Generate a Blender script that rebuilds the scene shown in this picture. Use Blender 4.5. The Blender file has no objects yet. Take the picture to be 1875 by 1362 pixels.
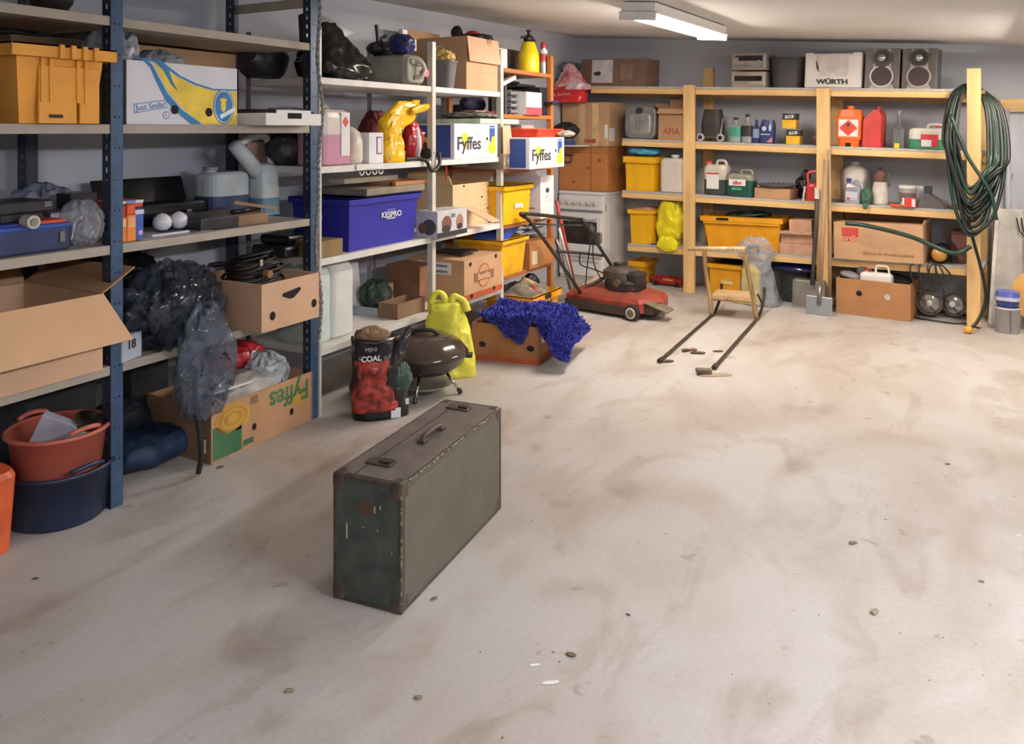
import bpy, bmesh, math, random
from mathutils import Vector, Matrix, noise
C = bpy.context.scene.collection
PI = math.pi
# ------------------------------------------------------------------ camera
H = 1.45; FPX = 1500.; CX = 937.5; CY = 240.; YAW = math.atan((1760-CX)/FPX)
cam = bpy.data.cameras.new('camera'); co = bpy.data.objects.new('camera', cam); C.objects.link(co)
co.location = (0, 0, H); co.rotation_euler = (PI/2, 0, YAW)
cam.sensor_width = 36; cam.lens = FPX/1875*36; cam.sensor_fit = 'HORIZONTAL'
cam.shift_y = -(681-CY)/1875; cam.clip_start = .05; cam.clip_end = 100
bpy.context.scene.camera = co
vs = bpy.context.scene.view_settings
vs.view_transform = 'Standard'; vs.look = 'None'; vs.gamma = 1; vs.use_curve_mapping = False; vs.exposure = 0.5
w = bpy.data.worlds.new('world'); bpy.context.scene.world = w; w.use_nodes = True
w.node_tree.nodes['Background'].inputs[0].default_value = (.62, .66, .8, 1)
w.node_tree.nodes['Background'].inputs[1].default_value = .35
def ceil_z(x, y):
    return 2.35+.025*(y-4.7)-.078*(min(x, 1.2)+3.54)
def area(name, x, y, l, pw, col=(1, .93, .84), wd=.16, rz=0.):
    a = bpy.data.lights.new(name, 'AREA'); a.shape = 'RECTANGLE'; a.size = wd; a.size_y = l; a.energy = pw; a.color = col
    o = bpy.data.objects.new(name, a); C.objects.link(o); o.location = (x, y, ceil_z(x, y)-.115); o.rotation_euler = (0, 0, rz); return o
LA = area('tube_light_far', -1.62, 5.25, 1.5, 14, (1, .91, .79))
LB = area('tube_light_right', .52, 5.75, 1.5, 12, (1, .91, .79))
LC = area('tube_light_near', .75, 2.1, 1.5, 16, (1, .97, .97))
LD = area('tube_light_back', .6, -1.0, 1.5, 12, (.96, .97, 1))
random.seed(7)
# ------------------------------------------------------------------ materials
def lin(h):
    h = h.lstrip('#'); r = [int(h[i:i+2], 16)/255 for i in (0, 2, 4)]
    return tuple((c/12.92 if c <= .04045 else ((c+.055)/1.055)**2.4) for c in r)+(1,)
_m = {}
def M(hexc, rough=.55, metal=0, var=.12, sc=9., bump=.0, alpha=1., kind='', c2=None, trans=0., em=0.):
    key = (hexc, rough, metal, var, sc, bump, alpha, kind, c2, trans, em)
    if key in _m: return _m[key]
    m = bpy.data.materials.new('mat_'+(kind or 'plain')); m.use_nodes = True; nt = m.node_tree; N = nt.nodes; Lk = nt.links
    b = N['Principled BSDF']; b.inputs['Roughness'].default_value = rough; b.inputs['Metallic'].default_value = metal
    tc = N.new('ShaderNodeTexCoord'); mp = N.new('ShaderNodeMapping'); Lk.new(tc.outputs['Object'], mp.inputs[0])
    nz = N.new('ShaderNodeTexNoise'); nz.inputs['Scale'].default_value = sc; nz.inputs['Detail'].default_value = 5
    Lk.new(mp.outputs[0], nz.inputs['Vector'])
    if kind == 'wood': mp.inputs['Scale'].default_value = (1, 1, .12) if c2 != 'x' else (.12, 1, 1)
    if kind == 'woodx': mp.inputs['Scale'].default_value = (.08, 1, 1)
    if kind == 'board': mp.inputs['Scale'].default_value = (1, 1, 1)
    mx = N.new('ShaderNodeMix'); mx.data_type = 'RGBA'
    c = lin(hexc); d = tuple(v*(1-2.2*var) for v in c[:3])+(1,) if not (c2 and c2 != 'x') else lin(c2)
    e = tuple(min(1, v*(1+var)) for v in c[:3])+(1,)
    mx.inputs[6].default_value = d; mx.inputs[7].default_value = e
    mr = N.new('ShaderNodeMapRange'); mr.inputs[1].default_value = .3; mr.inputs[2].default_value = .68
    Lk.new(nz.outputs[0], mr.inputs[0]); Lk.new(mr.outputs[0], mx.inputs[0]); Lk.new(mx.outputs[2], b.inputs['Base Color'])
    if bump:
        n2 = N.new('ShaderNodeTexNoise'); n2.inputs['Scale'].default_value = sc*4; n2.inputs['Detail'].default_value = 3
        Lk.new(mp.outputs[0], n2.inputs['Vector'])
        bp = N.new('ShaderNodeBump'); bp.inputs['Strength'].default_value = bump; bp.inputs['Distance'].default_value = .01
        Lk.new(n2.outputs[0], bp.inputs['Height']); Lk.new(bp.outputs[0], b.inputs['Normal'])
    if alpha < 1: b.inputs['Alpha'].default_value = alpha
    if trans: b.inputs['Transmission Weight'].default_value = trans
    if em: b.inputs['Emission Color'].default_value = lin(hexc); b.inputs['Emission Strength'].default_value = em
    _m[key] = m; return m
CARD = M('#c49d78', .85, var=.06, sc=5); CARD2 = M('#b68d68', .85, var=.08, sc=5); CARDP = M('#cda888', .85, var=.04, sc=5)
CARDD = M('#86694f', .85, var=.1, sc=5); CARDY = M('#d9b98e', .85, var=.05, sc=5)
PINE = M('#e3bc80', .6, var=.12, sc=14, kind='wood', bump=.1); PINEX = M('#e3bc80', .6, var=.14, sc=14, kind='woodx', bump=.1)
CHIP = M('#b9b4ae', .8, var=.08, sc=30, kind='board'); PALE = M('#a89e90', .55, var=.05, sc=12)
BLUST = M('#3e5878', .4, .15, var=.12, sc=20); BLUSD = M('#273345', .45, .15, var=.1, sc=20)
WST = M('#cfcac2', .4, .05, var=.05, sc=14); WSTB = M('#dedbd6', .45, var=.05, sc=14)
ORW = M('#ba7640', .5, var=.14, sc=10, kind='wood'); ORWX = M('#ba7640', .5, var=.14, sc=10, kind='wood', c2='x')
YEL = M('#f2b91c', .38, var=.05, sc=6); YEL2 = M('#e9a420', .4, var=.07, sc=6); YELB = M('#efe023', .35, var=.08, sc=14)
ORG = M('#f07220', .4, var=.05); RED = M('#c93230', .4, var=.08); BLK = M('#232227', .4, var=.2, sc=12)
BLKM = M('#2a2624', .5, var=.2, sc=20); BLKG = M('#18181c', .2, var=.1); DKN = M('#1f2638', .6, var=.2, sc=8)
WHT = M('#e6e4e0', .4, var=.03); WHTP = M('#d9d6cc', .4, var=.05, sc=5); GRY = M('#8d8c8c', .5, var=.1); DGR = M('#55565a', .5, var=.12)
PAP = M('#e3e2e4', .8, var=.04); CHR = M('#c9c9c9', .18, 1., var=.05); STL = M('#8f8f90', .35, .8, var=.15, sc=20)
INK = M('#33302e', .7, var=.05); NAVY = M('#27318a', .45, var=.08, sc=5); BLU = M('#2c50a8', .45, var=.07); HOLE = M('#1d1a18', .9, var=.1)
GRN = M('#2f6e55', .45, var=.12); FYB = M('#2f4f9a', .6, var=.03); FYY = M('#f5cf35', .6, var=.05)
# ------------------------------------------------------------------ objects
def prop(o, label=None, cat=None, group=None, kind=None):
    if label: o['label'] = label
    if cat: o['category'] = cat
    if group: o['group'] = group
    if kind: o['kind'] = kind
    return o
def ob(name, mesh, mat, parent=None, loc=(0, 0, 0), rot=(0, 0, 0), smooth=False, label=None, kind=None):
    o = bpy.data.objects.new(name, mesh); C.objects.link(o)
    if mat and not mesh.materials: mesh.materials.append(mat)
    if smooth:
        for p in mesh.polygons: p.use_smooth = True
    o.parent = parent; o.location = loc; o.rotation_euler = rot
    if label: o['label'] = label
    if kind: o['kind'] = kind
    return o
def T(name, label, cat, loc, rz=0., tilt=0., group=None):
    o = bpy.data.objects.new(name, None); C.objects.link(o); o.empty_display_size = .05
    o.location = loc; o.rotation_euler = (0, tilt, rz); return prop(o, label, cat, group)
def mesh(vs_, fs): m = bpy.data.meshes.new('m'); m.from_pydata([tuple(v) for v in vs_], [], fs); m.update(); return m
def fin(bm):
    bmesh.ops.recalc_face_normals(bm, faces=bm.faces); m = bpy.data.meshes.new('m'); bm.to_mesh(m); bm.free(); return m
def addb(bm, cx, cy, cz, w_, d, h, rot=None):
    r = bmesh.ops.create_cube(bm, size=1.); mt = Matrix.Translation((cx, cy, cz)) @ (rot.to_4x4() if rot else Matrix()) @ Matrix.Diagonal((w_, d, h, 1))
    bmesh.ops.transform(bm, matrix=mt, verts=r['verts']); return r['verts']
def box(w_, d, h, b=0., z=0.):
    bm = bmesh.new(); addb(bm, 0, 0, h/2+z, w_, d, h)
    if b: bmesh.ops.bevel(bm, geom=bm.edges[:], offset=b, segments=2, affect='EDGES', profile=.5)
    return fin(bm)
def boxes(L_, b=0.):
    bm = bmesh.new()
    for q in L_: addb(bm, *q)
    if b: bmesh.ops.bevel(bm, geom=bm.edges[:], offset=b, segments=1, affect='EDGES')
    return fin(bm)
def loft(rings, n=28, capa=True, capb=True):
    """rings: (z, half width, half depth, power, cx, cy)"""
    v = []; f = []
    for r in rings:
        z, a, b = r[:3]; p = r[3] if len(r) > 3 else 2.; cx = r[4] if len(r) > 4 else 0; cy = r[5] if len(r) > 5 else 0
        for i in range(n):
            t = 2*PI*(i+.5)/n; c, s = math.cos(t), math.sin(t)
            v.append((cx+a*math.copysign(abs(c)**(2/p), c), cy+b*math.copysign(abs(s)**(2/p), s), z))
    for k in range(len(rings)-1):
        for i in range(n): j = (i+1) % n; f.append((k*n+i, k*n+j, (k+1)*n+j, (k+1)*n+i))
    if capa: f.append(tuple(range(n-1, -1, -1)))
    if capb: f.append(tuple(range((len(rings)-1)*n, len(rings)*n)))
    return mesh(v, f)
def lathe(pr, n=32): return loft([(z, max(r, 1e-4), max(r, 1e-4)) for r, z in pr], n)
def cyl(r, h, n=20, z=0): return loft([(z, r, r), (z+h, r, r)], n)
def tube(pts, r, n=8, closed=False, rr=None):
    P = [Vector(p) for p in pts]; m = len(P); v = []; f = []; up = None
    for i in range(m):
        a = P[(i-1) % m] if (closed or i > 0) else P[i]; b = P[(i+1) % m] if (closed or i < m-1) else P[i]
        d = (b-a).normalized() if (b-a).length > 1e-9 else Vector((0, 0, 1))
        if up is None: up = d.orthogonal().normalized()
        up = (up-d*up.dot(d)).normalized() if (up-d*up.dot(d)).length > 1e-6 else d.orthogonal().normalized()
        s = d.cross(up); ri = rr[i] if rr else r
        for k in range(n): t = 2*PI*k/n; v.append(P[i]+(up*math.cos(t)+s*math.sin(t))*ri)
    for i in range(m if closed else m-1):
        for k in range(n): q = (k+1) % n; i2 = (i+1) % m; f.append((i*n+k, i*n+q, i2*n+q, i2*n+k))
    if not closed: f.append(tuple(range(n-1, -1, -1))); f.append(tuple(range((m-1)*n, m*n)))
    return mesh(v, f)
def smo(pts, k=6, closed=False):
    P = [Vector(p) for p in pts]; m = len(P); o = []
    for i in range(m if closed else m-1):
        p0 = P[(i-1) % m] if closed or i > 0 else P[i]; p1 = P[i]; p2 = P[(i+1) % m]; p3 = P[(i+2) % m] if closed or i < m-2 else P[(i+1) % m]
        for j in range(k):
            t = j/k; o.append(.5*((2*p1)+(p2-p0)*t+(2*p0-5*p1+4*p2-p3)*t*t+(3*p1-p0-3*p2+p3)*t**3))
    if not closed: o.append(P[-1])
    return o
def plate(pts, t=.0015):
    """flat shape in the x-z plane, facing -y, standing proud by t"""
    n = len(pts); v = [(x, 0, z) for x, z in pts]+[(x, -t, z) for x, z in pts]
    f = [tuple(range(n)), tuple(range(2*n-1, n-1, -1))]+[(i, (i+1) % n, n+(i+1) % n, n+i) for i in range(n)]
    return mesh(v, f)
def rect(x0, x1, z0, z1): return [(x0, z0), (x1, z0), (x1, z1), (x0, z1)]
def ell(cx, cz, a, b, n=20): return [(cx+a*math.cos(2*PI*i/n), cz+b*math.sin(2*PI*i/n)) for i in range(n)]
def dec(root, pts, mat, y, name='printed_patch', side=False, t=.0015, label=None, xo=0.):
    """printed patch on the front (y) or on the left side (x) of a thing"""
    if side: return ob(name, plate(pts, t), mat, root, (y, xo, 0), (0, 0, -PI/2), label=label)
    return ob(name, plate(pts, t), mat, root, (xo, y, 0), label=label)
_fc = {}
def text(root, s, size, loc, mat, rot=(PI/2, 0, 0), sx=1., name='lettering', bold=0.):
    cu = bpy.data.curves.new('t', 'FONT'); cu.body = s; cu.size = size; cu.extrude = .0008; cu.align_x = 'CENTER'; cu.align_y = 'CENTER'; cu.offset = bold; cu.resolution_u = 3
    o = bpy.data.objects.new('t', cu); C.objects.link(o); dg = bpy.context.evaluated_depsgraph_get()
    me = bpy.data.meshes.new_from_object(o.evaluated_get(dg)); bpy.data.objects.remove(o); bpy.data.curves.remove(cu)
    for v in me.vertices: v.co.x *= sx
    return ob(name, me, mat, root, loc, rot)
def crump(w_, d, h, seed, amp=.12, prof=None, nu=56, nv=36, pw=2.6, fr=4.):
    """crumpled sack: loft-like skin displaced by ridged noise. prof(u)->(scale x, scale y, off x, off y), u 0..1 up"""
    v = []; f = []; so = Vector((seed*3.7, seed*1.3, seed*7.1))
    for j in range(nv+1):
        u = j/nv; sx, sy, ox, oy = prof(u) if prof else (math.sin(PI*min(.995, max(.02, .08+.9*u)))**.45, math.sin(PI*min(.995, max(.02, .08+.9*u)))**.45, 0, 0)
        if not prof and j in (0, nv): sx = sy = .3
        for i in range(nu):
            t = 2*PI*i/nu; c, s = math.cos(t), math.sin(t)
            x = sx*math.copysign(abs(c)**(2/pw), c)*w_/2; y = sy*math.copysign(abs(s)**(2/pw), s)*d/2; z = u*h
            q = Vector((x, y, z*.55))*(fr*.8/max(w_, h))+so
            r = 1-abs(noise.noise(q))*2.2; r2 = 1-abs(noise.noise(q*2.7))*2.2; r3 = 1-abs(noise.noise(q*6.3))*2
            k = 1+amp*1.15*(r-.4)+amp*.36*(r2-.4)+amp*.07*(r3-.4)
            v.append((ox+x*k, oy+y*k, max(0, z+(h*amp*.5*(r2-.4) if 0 < j else 0))))
    for j in range(nv):
        for i in range(nu): q = (i+1) % nu; f.append((j*nu+i, j*nu+q, (j+1)*nu+q, (j+1)*nu+i))
    f.append(tuple(range(nu-1, -1, -1))); f.append(tuple(range(nv*nu, (nv+1)*nu)))
    return mesh(v, f)
# ------------------------------------------------------------------ frames (plane of a shelving front on the floor)
FW = (-math.sin(YAW), math.cos(YAW)); RT = (math.cos(YAW), math.sin(YAW))
def ray(px): s = (px-CX)/FPX; return (s*RT[0]+FW[0], s*RT[1]+FW[1])
def flo(px, py, z=0): k = FPX*(H-z)/(py-CY); r = ray(px); return (r[0]*k, r[1]*k, z)
class Fr:
    def __init__(s, ox, oy, ang, lev): s.o = (ox, oy); s.a = ang; s.u = (math.cos(ang), math.sin(ang)); s.v = (-math.sin(ang), math.cos(ang)); s.lev = lev
    def tk(s, px, d=0.):
        h = ray(px); bx = s.o[0]+d*s.v[0]; by = s.o[1]+d*s.v[1]
        det = -h[0]*s.u[1]+h[1]*s.u[0]; k = (-bx*s.u[1]+by*s.u[0])/det; t = (h[0]*by-h[1]*bx)/det
        return t, k
    def t(s, px, d=0.): return s.tk(px, d)[0]
    def z(s, px, py, d=0.): return H+(CY-py)/FPX*s.tk(px, d)[1]
    def w(s, t, d, z): return (s.o[0]+s.u[0]*t+s.v[0]*d, s.o[1]+s.u[1]*t+s.v[1]*d, z)
    def L(s, lv, t): a, b = s.lev[lv]; return a+b*t
def IT(fr, name, label, cat, x0, x1, yt, yb, d, dep, lv=None, group=None, rz=0.):
    """thing whose front face spans pixels x0..x1 at inset d; returns root, width, height"""
    t0, t1 = fr.t(x0, d), fr.t(x1, d); xm = (x0+x1)/2; tm = fr.t(xm, d); tc = (t0+t1)/2
    z0 = fr.L(lv, tc) if lv is not None else fr.z(xm, yb, d)
    h = fr.z(xm, yt, d)-z0; til = -math.atan(fr.lev[lv][1]) if lv is not None else 0
    r = T(name, label, cat, fr.w(tc, d+dep/2, z0+.001), fr.a+rz, til, group); return r, t1-t0, h
# ------------------------------------------------------------------ room
Lf = Fr(-2.857, 2.04, PI/2, {'b1': (1.89, 0), 'b2': (1.476, 0), 'b3': (1.012, 0), 'b4': (.55, 0), 'w1': (1.725, 0), 'w2': (1.268, 0), 'w3': (.797, 0), 'w4': (.338, 0),
    'oA': (1.902, 0), 'oB': (1.572, 0), 'oC': (1.179, 0), 'oD': (.779, 0), 'oE': (.413, 0), 'f': (0, 0)})
_a = flo(1264, 535); _b = flo(1787, 598); BA = math.atan2(_b[1]-_a[1], _b[0]-_a[0])
Bk = Fr(_a[0], _a[1], BA, {1: (1.849, -.039), 2: (1.362, -.0275), 3: (.882, -.012), 4: (.4, .018), 'f': (0, 0)})
XW = -3.54; DW = .47
def bw(t): return Bk.w(t, DW, 0)
bl = bw((XW-Bk.o[0]-DW*Bk.v[0])/Bk.u[0]); XR = 3.4; br = bw((XR-Bk.o[0]-DW*Bk.v[0])/Bk.u[0]); YF = -3.2
fl = bpy.data.materials.new('mat_concrete'); fl.use_nodes = True; nt = fl.node_tree; N = nt.nodes; K = nt.links
bs = N['Principled BSDF']; bs.inputs['Roughness'].default_value = .62
tc = N.new('ShaderNodeTexCoord')
def nz(sc, det, dis=0., mp=None):
    n = N.new('ShaderNodeTexNoise'); n.inputs['Scale'].default_value = sc; n.inputs['Detail'].default_value = det; n.inputs['Distortion'].default_value = dis
    src = tc.outputs['Object']
    if mp: m = N.new('ShaderNodeMapping'); m.inputs['Scale'].default_value = mp; m.inputs['Rotation'].default_value = (0, 0, .5); K.new(src, m.inputs[0]); src = m.outputs[0]
    K.new(src, n.inputs['Vector']); return n
def ramp(src, a, b, ca, cb):
    r = N.new('ShaderNodeValToRGB'); r.color_ramp.elements[0].position = a; r.color_ramp.elements[1].position = b
    r.color_ramp.elements[0].color = ca; r.color_ramp.elements[1].color = cb; K.new(src, r.inputs[0]); return r.outputs[0]
def mul(a, b, f=1.):
    m = N.new('ShaderNodeMix'); m.data_type = 'RGBA'; m.blend_type = 'MULTIPLY'; m.inputs[0].default_value = f; K.new(a, m.inputs[6]); K.new(b, m.inputs[7]); return m.outputs[2]
W1 = (1, 1, 1, 1)
c = ramp(nz(.55, 4, .6).outputs[0], .35, .62, lin('#b0a79f'), lin('#bfbcb9'))
c = mul(c, ramp(nz(1.7, 5, 1.2, (1, .45, 1)).outputs[0], .33, .55, lin('#dccfc0'), W1), .7)
c = mul(c, ramp(nz(4.2, 6, .8, (1, .5, 1)).outputs[0], .34, .46, lin('#d2c5b7'), W1), .45)
c = mul(c, ramp(nz(9, 4, .4).outputs[0], .27, .33, lin('#b3a293'), W1), .45)
c = mul(c, ramp(nz(60, 3).outputs[0], .3, .6, lin('#efece8'), W1), .5)
K.new(c, bs.inputs['Base Color'])
bp = N.new('ShaderNodeBump'); bp.inputs['Strength'].default_value = .07; bp.inputs['Distance'].default_value = .01; K.new(nz(45, 4).outputs[0], bp.inputs['Height']); K.new(bp.outputs[0], bs.inputs['Normal'])
WALL = M('#bbbec8', .8, var=.05, sc=1.4, bump=.12); CEIL = M('#dcdbd8', .85, var=.03, sc=1.2, bump=.1)
def slab(name, v, f, m): return prop(ob(name, mesh(v, f), m), kind='structure')
def prism(name, base, tops, m):
    n = len(base); v = [(x, y, -.0) for x, y in base]+[(x, y, z) for (x, y), z in zip(base, tops)]
    return slab(name, v, [tuple(range(n-1, -1, -1)), tuple(range(n, 2*n))]+[(i, (i+1) % n, n+(i+1) % n, n+i) for i in range(n)], m)
slab('floor', [(XW-.1, YF-.1, -.1), (XR+.1, YF-.1, -.1), (XR+.1, bl[1]+.3, -.1), (XW-.1, bl[1]+.3, -.1), (XW-.1, YF-.1, 0), (XR+.1, YF-.1, 0), (XR+.1, bl[1]+.3, 0), (XW-.1, bl[1]+.3, 0)],
     [(0, 3, 2, 1), (4, 5, 6, 7), (0, 1, 5, 4), (1, 2, 6, 5), (2, 3, 7, 6), (3, 0, 4, 7)], fl)
HT = 2.75
prism('wall_left', [(XW-.1, YF), (XW, YF), (XW, bl[1]+.2), (XW-.1, bl[1]+.2)], [HT]*4, WALL)
prism('wall_back', [(bl[0]-.02, bl[1]), (br[0]+.02, br[1]), (br[0]+.02, br[1]+.12), (bl[0]-.02, bl[1]+.12)], [HT]*4, WALL)
prism('wall_right', [(XR, YF), (XR+.1, YF), (XR+.1, bl[1]), (XR, bl[1])], [HT]*4, M('#7f7c7c', .8))
prism('wall_front', [(XW, YF-.1), (XR, YF-.1), (XR, YF), (XW, YF)], [HT]*4, M('#6e6c6c', .8))
cv = [(x, y, ceil_z(x, y)) for x, y in ((XW-.1, YF-.1), (1.2, YF-.1), (XR+.1, YF-.1), (XR+.1, bl[1]+.3), (1.2, bl[1]+.3), (XW-.1, bl[1]+.3))]
n = len(cv); cv += [(x, y, z+.08) for x, y, z in cv]
slab('ceiling', cv, [(0, 5, 4, 1), (1, 4, 3, 2), (6, 7, 10, 11), (7, 8, 9, 10), (0, 1, 7, 6), (1, 2, 8, 7), (2, 3, 9, 8), (3, 4, 10, 9), (4, 5, 11, 10), (5, 0, 6, 11)], CEIL)
# fluorescent fixtures
def fixture(x, y, l, label, col):
    z = ceil_z(x, y); sl = math.atan(.025)
    r = T('fluorescent_lamp', label, 'lamp', (x, y, z-.06), 0); r.rotation_euler = (sl, math.atan(.078), 0)
    ob('housing', boxes([(0, 0, .028, .2, l+.1, .05), (0, 0, -.005, .23, l+.1, .012)]), WHT, r)
    for s in (-1, 1): ob('end_cap', box(.22, .02, .05, .003), WHT, r, (0, s*(l/2+.045), -.05))
    for s in (-.05, .05): ob('fluorescent_tube', tube([(s, -l/2, -.03), (s, l/2, -.03)], .013, 12), M(col[0], .4, var=0, em=col[1]), r, smooth=True)
    return r
fixture(-1.62, 5.25, 1.5, 'lit fluorescent tube fixture on the ceiling above the sled and lawn mower', ('#fff3e6', 75.))
fixture(.52, 5.9, 1.5, 'white fluorescent fixture of which only an end shows at the upper right edge', ('#fff3e6', 62.))
fixture(.75, 2.1, 1.5, 'fluorescent fixture over the open floor, out of the picture', ('#f6f8ff', 88.))
fixture(.6, -1., 1.5, 'fluorescent fixture behind the viewpoint', ('#f4f6ff', 72.))
# ------------------------------------------------------------------ shelving helpers
def perf(w_, h, pitch, cols, hw, hh, z0=.03):
    """flat strip in the x-z plane with real punched holes"""
    xs = [0]; [xs.extend((c_-hw/2, c_+hw/2)) for c_ in cols]; xs.append(w_); zs = [0]; z = z0; hz = set()
    while z+hh < h-.01: zs += [z, z+hh]; hz.add(len(zs)-2); z += pitch
    zs.append(h); nx = len(xs); nzz = len(zs); v = [(x, y, z) for y in (0, .003) for z in zs for x in xs]; f = []; o_ = nx*nzz
    I = lambda i, j, s=0: j*nx+i+s*o_
    full = lambda i, j: 0 <= i < nx-1 and 0 <= j < nzz-1 and not (j in hz and i % 2 == 1)
    for j in range(nzz-1):
        for i in range(nx-1):
            if not full(i, j): continue
            f.append((I(i, j), I(i+1, j), I(i+1, j+1), I(i, j+1))); f.append((I(i, j, 1), I(i, j+1, 1), I(i+1, j+1, 1), I(i+1, j, 1)))
            for di, dj, a, b in ((-1, 0, (i, j+1), (i, j)), (1, 0, (i+1, j), (i+1, j+1)), (0, -1, (i, j), (i+1, j)), (0, 1, (i+1, j+1), (i, j+1))):
                if not full(i+di, j+dj): f.append((I(*b), I(*a), I(*a, 1), I(*b, 1)))
    return mesh(v, f)
def post(parent, fr, t, d, h, mat, fl_w=.05, sd=.05, flip=1, back=False, holes=True, matb=None, lean=0.):
    """steel angle: front flange along u, side flange along v"""
    m1 = perf(fl_w, h, .12, (fl_w*.3, fl_w*.7), .005, .008, .06) if holes else box(fl_w, .003, h)
    loc = fr.w(t-fl_w/2, d, 0) if holes else fr.w(t, d, 0)
    o = ob('post', m1, mat, parent, (0, 0, 0)); o.matrix_world = Matrix.Translation(loc) @ Matrix.Rotation(fr.a, 4, 'Z')
    m2 = perf(sd, h, .045, (sd*.5,), .012, .02) if holes else box(sd, .003, h)
    q = ob('side_flange', m2, matb or mat, o); q.rotation_euler = (0, 0, PI/2 if not back else -PI/2)
    q.location = ((0 if holes else -fl_w/2) if flip > 0 else fl_w, (0 if holes else sd/2) if not back else 0, 0)
    if not holes and back: q.location[1] = -sd/2
    return o
def board(parent, fr, name, t0, t1, d0, d1, zt, th, mat, sl=0., lip=None, lipmat=None):
    z0 = zt if not callable(zt) else zt((t0+t1)/2); o = ob(name, box(t1-t0, d1-d0, th, .002, -th), mat, parent)
    o.matrix_world = Matrix.Translation(fr.w((t0+t1)/2, (d0+d1)/2, z0)) @ Matrix.Rotation(fr.a, 4, 'Z') @ Matrix.Rotation(-math.atan(sl), 4, 'Y')
    if lip: ob('front_lip', boxes([(0, -(d1-d0)/2-.001, -lip/2, t1-t0, .003, lip)]), lipmat or mat, o)
    return o
# ------------------------------------------------------------------ blue steel shelving on the left
sh = T('steel_shelving', 'blue slotted steel shelving with pale grey shelves, nearest on the left', 'shelving', (0, 0, 0))
for t in (-1.08, .0, 1.1):
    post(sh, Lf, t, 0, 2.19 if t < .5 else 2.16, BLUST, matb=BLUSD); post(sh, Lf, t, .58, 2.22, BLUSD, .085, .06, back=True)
    board(sh, Lf, 'side_tie', t-.022, t-.018, .01, .57, 2.12, .05, PALE)
for lv, zt in (('b1', 1.89), ('b2', 1.476), ('b3', 1.012), ('b4', .55)):
    for t0, t1 in ((-1.05, -.027), (.027, 1.07)): board(sh, Lf, 'shelf', t0, t1, .003, .575, zt, .036, PALE)
ws = T('white_shelving', 'white metal shelving in the middle of the left wall', 'shelving', (0, 0, 0))
for t, hh in ((1.139, 1.98), (2.16, 2.0), (3.015, 2.03)):
    post(ws, Lf, t, -.005, hh, WST, .036 if t > 2 else .014, .036, holes=False); post(ws, Lf, t, .5, hh, M('#9a9a9c', .5), .036, .036, back=True, holes=False)
for zt in (1.725, 1.268, .797, .338):
    for t0, t1 in ((1.14, 2.14), (2.18, 2.995)): board(ws, Lf, 'shelf', t0, t1, 0, .5, zt, .034, WSTB)
rk = T('rope', 'grey twisted rope hanging down beside the last blue post', 'rope', Lf.w(Lf.t(584,-.06), -.06, 0))
pt = [(.012*math.sin(z*5)+.01*math.sin(z*13), .006*math.cos(z*9), z) for z in [.42+i*.02 for i in range(92)]]
for s in (0, PI): ob('strand', tube([(x+.006*math.cos(z*90+s), y+.006*math.sin(z*90+s), z) for x, y, z in pt], .006, 6), M('#8f8a84', .9, var=.2, sc=60), rk, smooth=True)
os_ = T('wooden_shelving', 'narrow orange-stained wooden shelving beyond the white shelving', 'shelving', (0, 0, 0))
for t, d in ((3.84, 0), (3.84, .46), (3.07, .46)):
    o = ob('post', box(.045, .04, 2.05, .003), ORW, os_); o.matrix_world = Matrix.Translation(Lf.w(t, d+.02, 0)) @ Matrix.Rotation(PI/2, 4, 'Z')
for zt in (1.902, 1.572, 1.179, .779, .413): board(os_, Lf, 'shelf', 3.05, 3.815, 0, .46, zt, .03, ORWX)
# ------------------------------------------------------------------ pine shelving on the back wall
pn = T('pine_shelving', 'pine lumber shelving with grey chipboard shelves along the back wall', 'shelving', (0, 0, 0))
TL = Bk.t
tm_, tr_ = Bk.t(1509), Bk.t(1784)
def stud(t, d, h, w_=.1, dd=.045, z=0.):
    o = ob('post', box(w_, dd, h, .003), PINE, pn); o.matrix_world = Matrix.Translation(Bk.w(t, d+dd/2, z)) @ Matrix.Rotation(BA, 4, 'Z')
stud(0, -.045, Bk.z(1264, 156, 0)); stud(tm_, -.045, Bk.z(1509, 162)); stud(tr_, -.045, Bk.z(1782, 126), .09)
stud(-.0, .42, Bk.z(1282, 125, .42)); stud(tm_, .42, 1.75); stud(tr_, .42, 1.75)
for lv in (1, 2, 3, 4):
    a_, s_ = Bk.lev[lv]
    for t0, t1 in ((Bk.t((0, 1082, 1139, 1139, 1149)[lv]), .05), (.052, tm_+.0), (tm_+.002, tr_+(.05 if lv > 1 else -.02))):
        g = lambda t: a_+s_*t
        board(pn, Bk, 'chipboard', t0, t1, .0, .42, g, .02, CHIP, s_)
        board(pn, Bk, 'front_rail', t0, t1, 0, .035, lambda t: g(t)-.021, .048, PINEX, s_)
        board(pn, Bk, 'rear_rail', t0, t1, .385, .42, lambda t: g(t)-.021, .07, PINEX, s_)
rl = T('wall_rail', 'horizontal pine board fixed to the wall right of the hose', 'board', Bk.w(3.22, DW-.025, Bk.z(1845, 207, DW-.04)), BA, .01)
ob('plank', box(1.7, .045, .1, .003), PINEX, rl)
pp = T('wall_pipe', 'thin vertical grey pipe on the wall near the right edge', 'pipe', Bk.w(Bk.t(1851, DW-.09), DW-.09, 0), BA)
pp.rotation_euler = (0, -.018, BA)
ob('pipe', cyl(.021, 1.62, 16, .0), M('#a9adb4', .4), pp, smooth=True)
for z in (.35, 1.1): ob('bracket', box(.06, .06, .02, .002), GRY, pp, (0, .035, z))
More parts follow.
